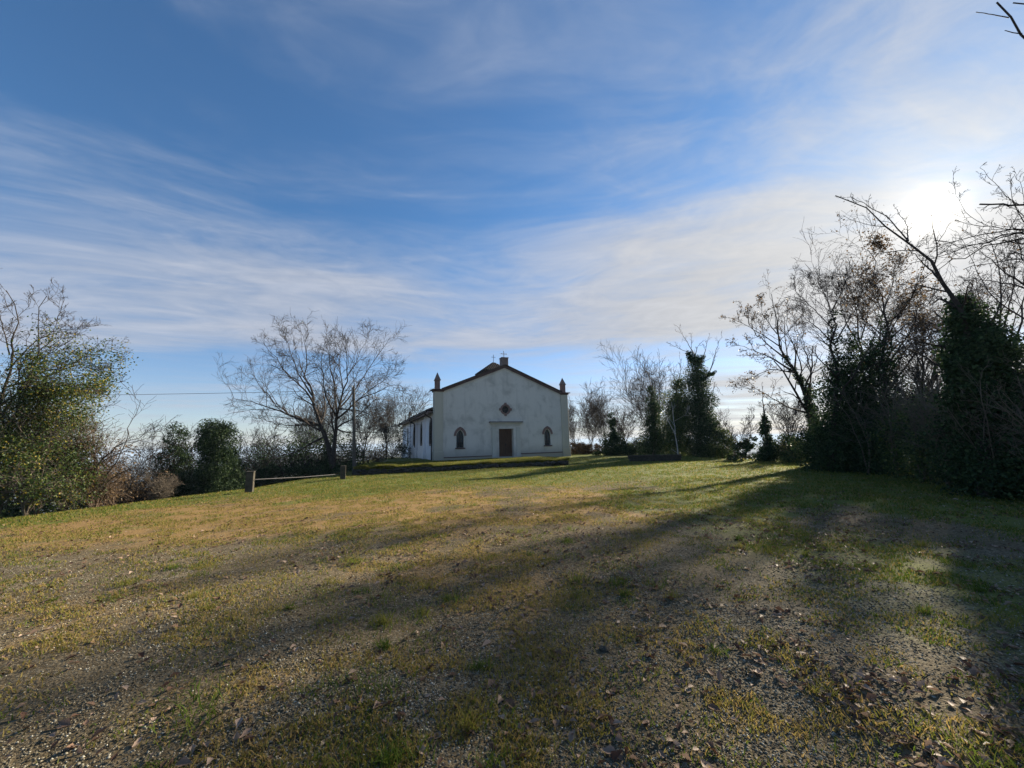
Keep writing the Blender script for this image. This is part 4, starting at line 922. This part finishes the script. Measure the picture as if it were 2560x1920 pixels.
# leaning tree at the right
rng = np.random.RandomState(160); k5 = dict(x0=1800, y0=380, k=.5547)
def rg(p, Y, s=1.6, d=None): return gp(p, Y, rng, s, dY=d, **k5)
b0 = at(2072, 1168, 21); b0[2] = gz(b0[0], b0[1])-.1
ln_ = place('leaning_tree', b0, 'tree leaning left with ivy on its trunk and a few dry leaves', 'tree')
tr = rg([(450,1450),(430,1330),(410,1180),(390,1070),(330,985),(280,910),(250,830),(245,730),(235,640)], 21, .4)
G = [(tr, (.24, .015)), (rg([(330,990),(220,920),(120,880),(60,870)], 21), (.07, .01)), (rg([(280,910),(180,830),(80,770),(40,750)], 21), (.06, .01)), (rg([(250,830),(190,740),(180,650)], 21), (.05, .01)),
 (rg([(400,1160),(300,1140),(200,1080),(90,1050)], 21), (.06, .01)), (rg([(350,1010),(350,900),(300,800),(310,700)], 21), (.06, .01)), (rg([(400,1090),(420,980),(380,860),(340,760)], 21), (.06, .01)), (rg([(300,940),(200,860),(140,800),(120,700)], 21), (.05, .01)), (rg([(330,1000),(230,980),(150,1010),(110,1040)], 21), (.05, .01))]
tp = wood(ln_, [g for g, r in G], [r for g, r in G], rng, [dict(m=10, t0=.25, ang=42, lr=.30, K=6, wob=.17, trop=.05), dict(m=5, t0=.2, ang=42, lr=.5, K=5, wob=.2, trop=.03), dict(m=4, t0=.2, ang=40, lr=.5, K=4, wob=.2, trop=.02)], M['bark'], rmin=.0065)
ivy_col(ln_, tr[:6], [.6, .55, .5, .42, .3, .18], 6500, .085, 161, 'ivy', 110)
tip_leaves(ln_, tp, 1300, .08, 162, 'leaf_brown', .05)

# tall ivy-grown trees of the right thicket
def thick(name, seed, Y, trunks, limbs, ivy, nleaf, label, dry=0, lev=None, bsz=.085, iv='ivy', cat='tree', rmin=.006, fill=()):
    global rng
    rng = np.random.RandomState(seed)
    g0 = [rg(t, Y, .5) for t in trunks]; b0 = np.array(g0[0][0]); b0[2] = gz(b0[0], b0[1])-.1
    for g in g0: g[0] = np.array([g[0][0], g[0][1], gz(g[0][0], g[0][1])-.1])
    root = place(name, b0, label, cat, 'trees of the right-hand thicket')
    gd = g0+[rg(t, Y, 1.5) for t in limbs]; rd = [(.17, .012)]*len(g0)+[(.05, .007)]*len(limbs)
    tp = wood(root, gd, rd, rng, lev or [dict(m=15, t0=.3, ang=40, lr=.27, K=6, wob=.16, trop=.05), dict(m=6, t0=.15, ang=42, lr=.55, K=5, wob=.18, trop=.04, taper=.4), dict(m=4, t0=.15, ang=40, lr=.65, K=5, wob=.18, trop=.03, taper=.3)], M['bark'], rmin=rmin)
    for k, (p, r) in enumerate(ivy): ivy_col(root, rg(p, Y, .5), r, nleaf, bsz, seed+20+k, iv, 130)
    for k, (p, yy, r, n_) in enumerate(fill): leaf_mound(root, [(at(1800+p[0]*.5547, 380+p[1]*.5547, yy), (r, r*.8, r*1.15))], n_, bsz, seed+40+k, iv, 90, shell=.1)
    if dry: tip_leaves(root, tp, dry, .085, seed+3, 'leaf_brown', .2, 'dry_leaves')
    return root
thick('ivy_clad_tree', 170, 18, [[(500,1480),(520,1250),(530,1000),(510,820),(500,700),(450,600),(430,530)]], [[(505,740),(560,620),(600,530)], [(515,800),(420,700),(350,640),(330,560)], [(520,900),(430,800),(360,740),(340,690)], [(510,760),(540,640),(500,560)], [(520,860),(600,720),(660,620),(680,560)], [(500,720),(470,640),(380,560)]],
      [([(500,1480),(525,1250),(530,1000),(512,800),(505,700)], [1.6, 1.5, 1.0, .65, .32]), ([(590,1480),(600,1200),(600,950),(590,800)], [1.4, 1.1, .6, .3])], 13000, 'ivy-clad tree with a rounded bare crown right of the leaning tree', fill=[((640, 1020), 18, 1.3, 3000), ((570, 1150), 18.5, 1.5, 4000), ((450, 1330), 19, 1.3, 4000)])
thick('ivy_clad_tree', 175, 17, [[(740,1500),(745,1150),(745,900),(740,700),(720,560),(660,420)]], [[(742,720),(780,600),(800,470)], [(740,800),(840,700),(890,590)], [(742,760),(690,640),(650,540)], [(745,900),(840,790),(960,760)], [(700,520),(740,440),(690,400)], [(745,850),(640,760),(600,650)], [(745,1000),(860,850),(1000,800)]],
      [([(735,1500),(745,1150),(745,900),(742,740)], [1.5, 1.3, .8, .4]), ([(660,1500),(670,1200),(680,980),(690,850)], [1.3, 1.1, .55, .3])], 10000, 'tall tree with russet dry leaves over ivy in the right thicket', dry=3400, fill=[((700, 930), 17, 1.1, 1000), ((850, 1180), 16.5, 1.3, 3000)])
thick('twiggy_tree', 180, 15, [[(930,1520),(930,1200),(960,1000),(1000,860)], [(960,1520),(1000,1200),(1060,1000),(1090,850)], [(890,1520),(870,1200),(880,1000),(900,850)]], [[(940,1150),(880,950),(820,880)], [(990,1150),(960,900),(930,780)], [(930,1200),(1030,1020),(1060,900)]], [], 0, 'bare twiggy tree filling the gap before the big ivy trunk', dry=700)
thick('bare_tree', 182, 21, [[(660,1480),(650,1150),(640,850),(610,640),(600,520)], [(690,1480),(700,1100),(720,800),(760,620),(790,520)]], [[(640,900),(560,740),(520,600)], [(650,980),(760,820),(840,680)], [(640,860),(680,700),(690,560)], [(700,1000),(820,860),(920,760)], [(640,800),(580,680),(560,560)]], [], 0, 'tall grey bare tree behind the russet-leaved tree', dry=500)
TW = [dict(m=13, t0=.3, ang=38, lr=.27, K=6, wob=.16, trop=.05), dict(m=6, t0=.15, ang=40, lr=.55, K=5, wob=.18, trop=.04, taper=.4), dict(m=3, t0=.15, ang=40, lr=.65, K=5, wob=.18, trop=.03, taper=.3)]
thick('bare_tree', 186, 22, [[(900,1480),(910,1150),(920,850),(900,640)], [(930,1480),(960,1100),(1010,820),(1030,660)]], [[(910,1000),(840,820),(810,700)], [(915,900),(960,740),(950,620)], [(970,1050),(1060,900),(1110,780)]], [], 0, 'thin bare tree filling the sky left of the massive ivy trunk', lev=TW, dry=300)
thick('bare_tree', 188, 15, [[(1290,1560),(1290,1200),(1280,850),(1260,600),(1230,420)], [(1330,1560),(1350,1100),(1370,750),(1380,480)]], [[(1285,1000),(1210,780),(1160,600)], [(1280,800),(1330,600),(1340,420)], [(1285,900),(1200,740),(1120,660)]], [], 0, 'tall bare tree behind the massive ivy trunk at the right edge', lev=TW, dry=300)
# big ivy trunk whose bare limb reaches up across the sun
mtree = thick('ivy_clad_tree', 190, 9.8, [[(1215,1640),(1190,1300),(1150,1000),(1110,760),(1050,640),(980,550),(900,440),(820,360),(720,290),(640,230),(550,205)]],
      [[(820,360),(730,260),(620,215),(570,200)], [(900,440),(860,350),(800,260)], [(985,550),(930,500),(840,425)], [(1085,700),(1000,660),(950,690)], [(1180,900),(1260,740),(1300,560)], [(1180,950),(1060,900),(900,860),(740,790)], [(1180,1000),(1000,930),(830,850),(700,800)]],
      [([(1250,1640),(1220,1300),(1210,1050),(1180,850),(1120,720),(1060,640)], [1.25, 1.25, 1.2, 1.05, .75, .2]), ([(1340,1640),(1340,1300),(1330,1050),(1290,860)], [1.2, 1.15, 1.0, .6]), ([(1210,1180),(1110,1050),(1070,960)], [.8, .6, .35]), ([(1175,1000),(1150,870),(1110,750),(1060,650)], [.8, .75, .55, .25])], 13000,
      'massive ivy-covered trunk with one long bare limb crossing below the sun', bsz=.07, lev=[dict(m=8, t0=.25, ang=38, lr=.16, K=6, wob=.12, trop=.04), dict(m=4, t0=.2, ang=42, lr=.5, K=5, wob=.2, trop=.03), dict(m=3, t0=.2, ang=40, lr=.5, K=4, wob=.2, trop=.02)], rmin=.004)
# bare tree whose boughs reach in from the right edge
rng = np.random.RandomState(200); kt = dict(x0=2200, y0=0, k=.422); NY = 7.6
def ng(p, s=.5): return gp(p, NY, rng, s, **kt)
tb = [at(2780, 1380, NY), at(2770, 1000, NY), at(2740, 700, NY), at(2720, 480, NY), at(2700, 300, NY)]
b0 = tb[0].copy(); b0[2] = gz(b0[0], b0[1])-.1; tb[0] = b0
nt = place('bare_tree', b0, 'bare tree reaching level boughs into the picture from the right edge near the sun', 'tree')
G = [(tb, (.16, .03)), ([at(2730, 560, NY)]+ng([(1000,1235),(780,1222),(660,1212),(600,1215)]), (.035, .018)), ([at(2735, 600, NY)]+ng([(900,1310),(760,1320),(600,1360),(480,1410),(350,1445),(265,1475)]), (.03, .006)),
 ([at(2735, 620, NY)]+ng([(900,1330),(750,1395),(560,1450),(400,1490),(195,1565)]), (.03, .006)), ([at(2735, 640, NY)]+ng([(900,1375),(700,1430),(600,1460),(430,1470),(350,1440)]), (.025, .006)),
 ([at(2740, 660, NY)]+ng([(900,1440),(740,1470),(600,1500),(440,1580),(330,1620),(215,1665)]), (.03, .006)), ([at(2740, 690, NY)]+ng([(900,1480),(700,1540),(480,1600)]), (.025, .006)),
 (ng([(900,1290),(760,1310),(660,1305),(560,1320),(440,1300)]), (.02, .005)), (ng([(680,1308),(540,1260),(490,1190),(450,1110),(435,1045)]), (.014, .004)), (ng([(900,1450),(790,1250),(700,1150),(620,1020),(580,990)]), (.014, .004)),
 (ng([(900,1350),(790,1200),(770,1050)]), (.012, .004)), (ng([(940,1300),(880,1150),(840,1060),(790,1030)]), (.012, .004)), (ng([(900,1600),(760,1560),(700,1490)]), (.02, .005)), (ng([(950,1750),(780,1640),(560,1460)]), (.025, .005)), (ng([(950,1850),(800,1750),(640,1700),(460,1640)]), (.025, .005)),
 (ng([(960,1900),(860,1650),(820,1450),(780,1300)]), (.02, .004)), (ng([(960,1950),(700,1800),(560,1600),(480,1400)]), (.02, .004))]
tp = wood(nt, [g for g, r in G], [r for g, r in G], rng, [dict(m=8, t0=.2, ang=48, lr=.22, K=6, wob=.14, trop=.05, lmax=1.3), dict(m=4, t0=.2, ang=45, lr=.5, K=5, wob=.2, trop=.03), dict(m=2, t0=.2, ang=40, lr=.5, K=4, wob=.2, trop=.02)], M['bark'], gk=12, rmin=.0025)
# overhanging branch at the top right corner belongs to a tree standing beside the photographer's right
rng = np.random.RandomState(210); OY = 5.0
tb = [np.array([10.4, 3.6, -.2]), np.array([10.1, 3.8, 3]), np.array([9.5, 4.1, 6]), np.array([9.3, 4.2, 8.5]), np.array([9.0, 4.0, 10.5])]
ot = place('bare_tree', tb[0], 'bare tree whose branch tip shows in the top right corner of the sky', 'tree')
br = [tb[2], at(2640, 170, OY), at(2556, 88, OY), at(2538, 63, OY), at(2510, 38, OY), at(2491, 5, OY)]
G = [(tb, (.17, .04)), (br, (.05, .011)), ([at(2510, 38, OY), at(2470, 33, OY), at(2440, 30, OY)], (.011, .006)), ([at(2546, 76, OY), at(2530, 78, OY), at(2512, 76, OY)], (.012, .006)), ([tb[3], np.array([8.6, 4.8, 9.6]), at(2600, 40, 5.2), at(2560, 20, 5.2), at(2534, 6, 5.2)], (.035, .009)),
 ([tb[2], np.array([11, 5, 8]), np.array([11.8, 5.5, 10])], (.06, .015)), ([tb[3], np.array([9.8, 3, 10]), np.array([10.5, 2, 11.5])], (.05, .015))]
wood(ot, [g for g, r in G], [r for g, r in G], rng, [], M['bark'], gk=12, wigk=.003)
# ivy undergrowth along the right thicket
for i, (px, py, Y, r, n, lab, m_) in enumerate([
    (2095, 1120, 20, 1.5, 9000, 'dark ivy undergrowth at the foot of the leaning tree', 'ivy'),
    (2165, 1115, 18, 1.6, 10000, 'dark ivy undergrowth below the rounded bare crown', 'ivy'),
    (2240, 1120, 16, 1.5, 10000, 'dark ivy undergrowth below the russet-leaved tree', 'ivy'),
    (2305, 1140, 14, 1.4, 10000, 'dark green undergrowth in front of the twiggy tree', 'ivy_y'),
    (2375, 1150, 12.4, 1.3, 11000, 'green shrub left of the massive ivy trunk', 'ivy_y'),
    (2460, 1190, 10.8, 1.15, 12000, 'ivy skirt at the foot of the massive ivy trunk', 'ivy'),
    (2560, 1180, 9.3, 1.2, 13000, 'dark leafy undergrowth cut by the right edge', 'ivy'),
    (2700, 1200, 8.2, 1.2, 6000, 'dark undergrowth just outside the right edge below the level boughs', 'ivy')]):
    c = at(px, py, Y); g_ = gz(c[0], c[1])
    root = place('undergrowth', (c[0], c[1], g_), lab, 'undergrowth', 'undergrowth along the right thicket')
    leaf_mound(root, [((c[0], c[1], g_+r*.8), (r, r*.8, r)), ((c[0]+.6*r, c[1]+.5*r, g_+r*1.3), (r*.9, r*.8, r)), ((c[0]-.3*r, c[1]-.2*r, g_+r*.35), (r*1.0, r*.8, r*.5))], int(n*.72), .08 if Y > 12 else .065, 220+i, m_, 230, shell=.1)
    rng = np.random.RandomState(240+i); gd = []
    for k in range(22):
        s = np.array([c[0]+rng.uniform(-r, r)*.7, c[1]+rng.uniform(-r, r)*.5, g_-.05]); gd.append([s, s+np.array([rng.uniform(-.3, .3), rng.uniform(-.3, .3), r]), s+np.array([rng.uniform(-.9, .9), rng.uniform(-.6, .6), r*rng.uniform(1.6, 2.6)])])
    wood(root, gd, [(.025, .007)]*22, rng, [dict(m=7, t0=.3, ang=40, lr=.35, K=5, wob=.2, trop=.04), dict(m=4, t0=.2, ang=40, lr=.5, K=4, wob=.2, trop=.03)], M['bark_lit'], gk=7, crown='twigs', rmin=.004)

# ------------------------------------------------------------------ pole, wires, barrier
pb_ = at(886, 1185, 26.5); pz = gz(pb_[0], pb_[1]); pt_ = at(884, 966, 26.5)
up_ = empty('utility_pole', (pb_[0], pb_[1], pz)); tag(up_, 'grey wooden utility pole in front of the large bare tree', 'utility pole')
rel = pt_-np.array([pb_[0], pb_[1], pz])
MB().tube([(0, 0, -.3), (rel[0]*.5, rel[1]*.5, rel[2]*.5), tuple(rel)], [.125, .105, .085], 10).build('shaft', M['pole'], up_)
MB().tube([(rel[0]-.02, rel[1]-.1, rel[2]-.25), (rel[0]-.02, rel[1]-.22, rel[2]-.25), (rel[0]-.02, rel[1]-.22, rel[2]-.10)], .02, 6).build('bracket', M['iron'], up_)
MB().tube([(rel[0]-.02, rel[1]-.22, rel[2]-.10), (rel[0]-.02, rel[1]-.22, rel[2]+.02)], [.045, .03], 8).build('insulator', M['crossmetal'], up_)
def wire(a, b, sag, label, name='overhead_wire'):
    a, b = np.array(a), np.array(b); pts = [a*(1-t)+b*t-np.array([0, 0, 4*sag*t*(1-t)])-a for t in np.linspace(0, 1, 14)]
    o = MB().tube([tuple(p) for p in pts], .014, 5).build(name, M['iron']); o.location = tuple(a); tag(o, label, 'wire')
wtop = at(884, 975, 26.3)
wire(wtop, at(-260, 990, 27), .12, 'thin overhead wire running left from the utility pole')
wire(wtop, at(1083, 1012, 37), .35, 'thin overhead wire from the utility pole to the church')
posts = []
for (px, py, top, hw, lab) in ((623, 1231, 1178, .145, 'left square concrete post with a sunlit edge'), (857, 1198, 1164, .14, 'right square concrete post near the utility pole')):
    g_ = onground(px, py); h_ = at(px, top, g_[1])[2]-g_[2]; posts.append((g_, h_))
    ps = empty('concrete_post', g_, RAD(22)); tag(ps, lab+' carrying the barrier bar', 'post', 'barrier posts')
    MB().box(-hw, hw, -hw, hw, -.4, h_-.05, .012).build('shaft', M['concrete'], ps)
    MB().box(-hw-.012, hw+.012, -hw-.012, hw+.012, h_-.052, h_, .01).build('cap', M['concrete'], ps)
(pA, hA), (pB, hB) = posts
qa = pA+np.array([.2, 0, hA*.60]); qb = pB+np.array([-.15, .0, hB*.38])
br_ = MB().tube([(0, 0, 0), tuple((qb-qa)*.5-np.array([0, 0, .03])), tuple(qb-qa)], .019, 8).build('barrier_bar', M['iron']); br_.location = tuple(qa)
tag(br_, 'thin horizontal barrier bar between the two concrete posts', 'barrier')

# ------------------------------------------------------------------ ground litter: grass, gravel, leaves
def gzi(x, y):
    u_ = (np.arcsinh(x/ga)/gb+1)/2*(GN-1); v_ = (np.arcsinh((y-4.0)/ga)/gb+1)/2*(GN-1)
    i = np.clip(u_.astype(int), 0, GN-2); j = np.clip(v_.astype(int), 0, GN-2)
    fx = (x-gx[i])/(gx[i+1]-gx[i]); fy = (y-gx[j]-4.0)/(gx[j+1]-gx[j])
    return (GZ[j, i]*(1-fx)+GZ[j, i+1]*fx)*(1-fy)+(GZ[j+1, i]*(1-fx)+GZ[j+1, i+1]*fx)*fy
rng = np.random.RandomState(300)
def scatter(n, r0, r1, pw, ang=64):
    u = rng.rand(n); r = (r0**(1-pw)+u*(r1**(1-pw)-r0**(1-pw)))**(1/(1-pw)) if pw != 1 else r0*(r1/r0)**u
    a = np.radians(rng.uniform(-ang, ang, n)); return r*np.sin(a), r*np.cos(a), r
def blade_mesh(x, y, z, h, wd, lean, tone):
    n = len(x); a = rng.rand(n)*6.283; b = rng.rand(n)*6.283
    P = np.stack([x, y, z], 1); sd = np.stack([np.cos(a), np.sin(a), 0*a], 1)*wd[:, None]*.5
    tp = P+np.stack([np.cos(b)*h*lean, np.sin(b)*h*lean, h], 1)
    md = P+np.stack([np.cos(b)*h*lean*.35, np.sin(b)*h*lean*.35, h*.6], 1)
    V = np.stack([P-sd, P+sd, md+sd*.7, md-sd*.7, tp], 1).reshape(-1, 3)
    i = np.arange(n)[:, None]*5
    return V, i+np.array([0, 1, 2, 3]), i+np.array([3, 2, 4]), np.repeat(np.clip(tone, 0, 1), 5)
x, y, r = scatter(720000, 1.7, 34, 1.0)
cg, cdry, cv, co_ = cover(x, y)
clump = fbm(x*3.1, y*3.1+50, 3)
# keep grass off the terrace footprint and the church
bd = (BR-BL)/np.linalg.norm(BR-BL); bn = np.array([-bd[1], bd[0]]); rel_ = np.stack([x-BL[0], y-BL[1]], 1); on_t = (rel_@bn > .15) & (rel_@bd > 0) & (rel_@bd < L_)
keep = (rng.rand(len(x)) < (0.85*cg+.92*cdry+.16)*sst(clump, .28+.15*cv, .62)*1.25*(.62+.38*sst(r, 4, 8))) & (co_ < .8) & ~on_t
x, y, r, cg, cdry = x[keep], y[keep], r[keep], cg[keep], cdry[keep]
tone = .16+.30*rng.rand(len(x))+.42*(rng.rand(len(x)) < (.34+.55*cdry/(cdry+cg+.05))*(1+.25*sst(r, 7, 3)))+.12*(fbm(x*.5, y*.5, 2)-.5)
h = (.016+.026*rng.rand(len(x))+.02*cg*sst(r, 4, 12))*(1+.012*r); wd = (.0045+.0035*rng.rand(len(x)))*(1+.11*r)
V, F4, F3, tn = blade_mesh(x, y, gzi(x, y)-.006, h, wd, .3+.9*rng.rand(len(x)), tone)
o = link('grass', npmesh('grass', V, [F4, F3], {'rnd': tn}), M['grass']); tag(o, 'short worn green and straw-coloured grass of the field', 'grass', kind='stuff')
# longer grass on and over the terrace edge
n = 60000; f = rng.rand(n); ins = rng.rand(n)**3.0*7.0-.08
pp = np.array([bank_pt(a, max(min(b_, 1.3), -.05)) for a, b_ in zip(f, ins)])+np.maximum(ins-1.3, 0)[:, None]*np.array([-.30, .95])
lc = (np.stack([pp[:, 0]-CH0[0], pp[:, 1]-CH0[1]], 1)); inch = ((lc@CE) > -.1) & ((lc@CE) < CW+.1) & ((lc@CN) > -.2)
pp, ins = pp[~inch], ins[~inch]; n = len(pp)
edge_ = np.exp(-np.maximum(ins, 0)/.8)
h = .07+.08*rng.rand(n)+.20*edge_*rng.rand(n)*sst(fbm(pp[:, 0]*1.6, pp[:, 1], 3), .35, .65)
V, F4, F3, tn = blade_mesh(pp[:, 0], pp[:, 1], terr_z(pp[:, 0], pp[:, 1])-.04*(ins < .3)-.01, h, np.full(n, .022), .25+.6*rng.rand(n), .30+.32*rng.rand(n)+.3*(rng.rand(n) < .25))
o = link('terrace_grass', npmesh('terrace_grass', V, [F4, F3], {'rnd': tn}), M['grass']); tag(o, 'longer sunlit grass along the top of the stone edging', 'grass', kind='stuff')
# tufts standing out of the gravel
tx, ty, tr_ = scatter(420, 2.0, 13, 1.0, 58); k = rng.rand(len(tx)) < sst(fbm(tx*.9+7, ty*.9, 3), .40, .62); tx, ty = tx[k], ty[k]
m_ = 70; sp = rng.uniform(.03, .13, len(tx)); X = (tx[:, None]+rng.normal(size=(len(tx), m_))*sp[:, None]).ravel(); Y_ = (ty[:, None]+rng.normal(size=(len(tx), m_))*sp[:, None]*.8).ravel()
hh = np.repeat(rng.uniform(.03, .085, len(tx)), m_)*(.5+rng.rand(len(X))); tt_ = np.repeat(rng.uniform(.05, .55, len(tx)), m_)+.25*rng.rand(len(X))
V, F4, F3, tn = blade_mesh(X, Y_, gzi(X, Y_)-.006, hh, .004+.004*rng.rand(len(X)), .4+1.0*rng.rand(len(X)), tt_)
o = link('grass_tufts', npmesh('grass_tufts', V, [F4, F3], {'rnd': tn}), M['grass']); tag(o, 'scattered tufts of grass and moss in the gravel of the foreground', 'grass', kind='stuff')
# gravel
x, y, r = scatter(290000, 1.7, 14, 1.1); cg, cdry, cv, co_ = cover(x, y)
keep = rng.rand(len(x)) < sst(cv+.9*(fbm(x*2.2, y*2.2+9, 2)-.5), .05, .6)*.85+.12; x, y, r = x[keep], y[keep], r[keep]; n = len(x)
s = (.0034+.0066*rng.rand(n)**2.4)*(1+.03*r); rot = rng.rand(n)*6.283
oct_ = np.array([(1, 0, 0), (0, 1, 0), (-1, 0, 0), (0, -1, 0), (.15, .1, .62), (0, 0, -.5)])
Vp = oct_[None]*(0.75+.5*rng.rand(n, 6, 1))*s[:, None, None]*np.stack([np.ones(n), .6+.5*rng.rand(n), .7+.6*rng.rand(n)], 1)[:, None]
c_, s_ = np.cos(rot)[:, None], np.sin(rot)[:, None]
Vp = np.stack([Vp[..., 0]*c_-Vp[..., 1]*s_, Vp[..., 0]*s_+Vp[..., 1]*c_, Vp[..., 2]], -1)+np.stack([x, y, gzi(x, y)+s*.12], 1)[:, None]
fo = np.array([(0, 1, 4), (1, 2, 4), (2, 3, 4), (3, 0, 4), (1, 0, 5), (2, 1, 5), (3, 2, 5), (0, 3, 5)])
o = link('gravel', npmesh('gravel', Vp.reshape(-1, 3), (np.arange(n)[:, None, None]*6+fo[None]).reshape(-1, 3), {'rnd': np.repeat(rng.rand(n), 6)}), M['pebble']); tag(o, 'grey gravel pebbles spread over the worn foreground', 'gravel', kind='stuff')
# leaf litter
x, y, r = scatter(75000, 1.8, 26, .9, 63)
pr = .10+.75*sst(x-.18*y, -.5, 3.5)*sst(y, 22, 8)+.55*sst(y, 3, 8)*sst(y, 22, 12); pr *= sst(.5*fbm(x*.8+40, y*.8, 3)+.5*fbm(x*2.6+11, y*2.6, 2), .40, .60)
keep = rng.rand(len(x)) < pr*.75; x, y, r = x[keep], y[keep], r[keep]; n = len(x)
V, F, R = leaves(np.stack([x, y, gzi(x, y)+.012], 1), np.tile((0, 0, 1.9), (n, 1)), .034+.04*rng.rand(n)**1.5, rng, .55, -.12, .2)
o = link('leaf_litter', npmesh('leaf_litter', V, F, {'rnd': R}), M['litter']); tag(o, 'dry brown fallen leaves strewn over the grass and gravel', 'leaf litter', kind='stuff')
def leaf_mesh(seed):
    rs = np.random.RandomState(seed); n = 7; t = np.linspace(0, 1, n); wdt = np.sin(np.pi*np.clip(t*1.02, 0, 1)**.8)*.30*(1+.25*rs.normal(size=n)*.5)
    cur = rs.uniform(.15, .55); fold = rs.uniform(.15, .6); V = []
    for k in range(n):
        zc_ = cur*(t[k]-.5)**2*1.4; V += [(t[k]-.5, wdt[k], zc_+fold*wdt[k]), (t[k]-.5, 0, zc_), (t[k]-.5, -wdt[k], zc_+fold*wdt[k]*rs.uniform(.4, 1.2))]
    F = []
    for k in range(n-1):
        a = k*3; F += [(a, a+1, a+4, a+3), (a+1, a+2, a+5, a+4)]
    me = npmesh('fallen_leaf', V, np.array(F), {'rnd': np.full(len(V), rs.uniform(.05, .85))}, True); me.materials.append(M['litter']); return me
lms = [leaf_mesh(s) for s in range(10)]
x, y, r = scatter(900, 1.9, 6.0, .8, 56); pr = (.14+.8*sst(x-.1*y, -.6, 1.8))*sst(fbm(x*.9+40, y*.9, 3), .30, .60); k = rng.rand(900) < pr; x, y = x[k][:190], y[k][:190]; zz_ = gzi(x, y)
for i in range(len(x)):
    o = bpy.data.objects.new('fallen_leaf', lms[rng.randint(10)]); COL.objects.link(o)
    s = rng.uniform(.038, .09); o.location = (x[i], y[i], zz_[i]+.006); o.scale = (s, s*rng.uniform(.7, 1.1), s)
    o.rotation_euler = (rng.normal()*.2, rng.normal()*.2, rng.rand()*6.283)
    ang_ = math.degrees(math.atan2(x[i], y[i])); dep = math.hypot(x[i], y[i])
    wh = 'left' if ang_ < -18 else 'middle' if ang_ < 18 else 'right'
    ww = 'nearest the camera' if dep < 3.2 else 'a few steps off' if dep < 4.4 else 'farther off'
    tag(o, f'dry curled brown fallen leaf in the {wh} foreground, {ww}', 'leaf', f'fallen leaves, {wh} foreground, {ww}')
for i, (px, py, s, lab) in enumerate([(1512, 1628, .055, 'pale broken stone lying on the gravel among grass tufts'), (1573, 1722, .05, 'dark stone among dry leaves near the bottom of the picture')]):
    g_ = onground(px, py); me = rock_mesh(50+i, 1, .75, .6); me.materials.clear(); me.materials.append(M['concrete' if i == 0 else 'rock'])
    o = link('stone', me); o.location = tuple(g_+np.array([0, 0, s*.2])); o.scale = (s, s, s); tag(o, lab, 'stone')

# ------------------------------------------------------------------ haze in the valley air
hz = MB().box(-14000, 14000, -14000, 14000, -230, 14).build('haze', None); tag(hz, 'pale blue haze lying in the air over the plain', 'haze', kind='stuff')
def _haze():
    m_ = bpy.data.materials.new('haze'); m_.use_nodes = True; t = NT(m_.node_tree); t.n.clear(); out = t.node('ShaderNodeOutputMaterial')
    v = t.node('ShaderNodeVolumePrincipled'); v.inputs['Color'].default_value = (.62, .78, 1, 1); v.inputs['Density'].default_value = 1.7e-4; v.inputs['Anisotropy'].default_value = .0
    t.l.new(v.outputs[0], out.inputs['Volume']); return m_
hz.data.materials.append(_haze())
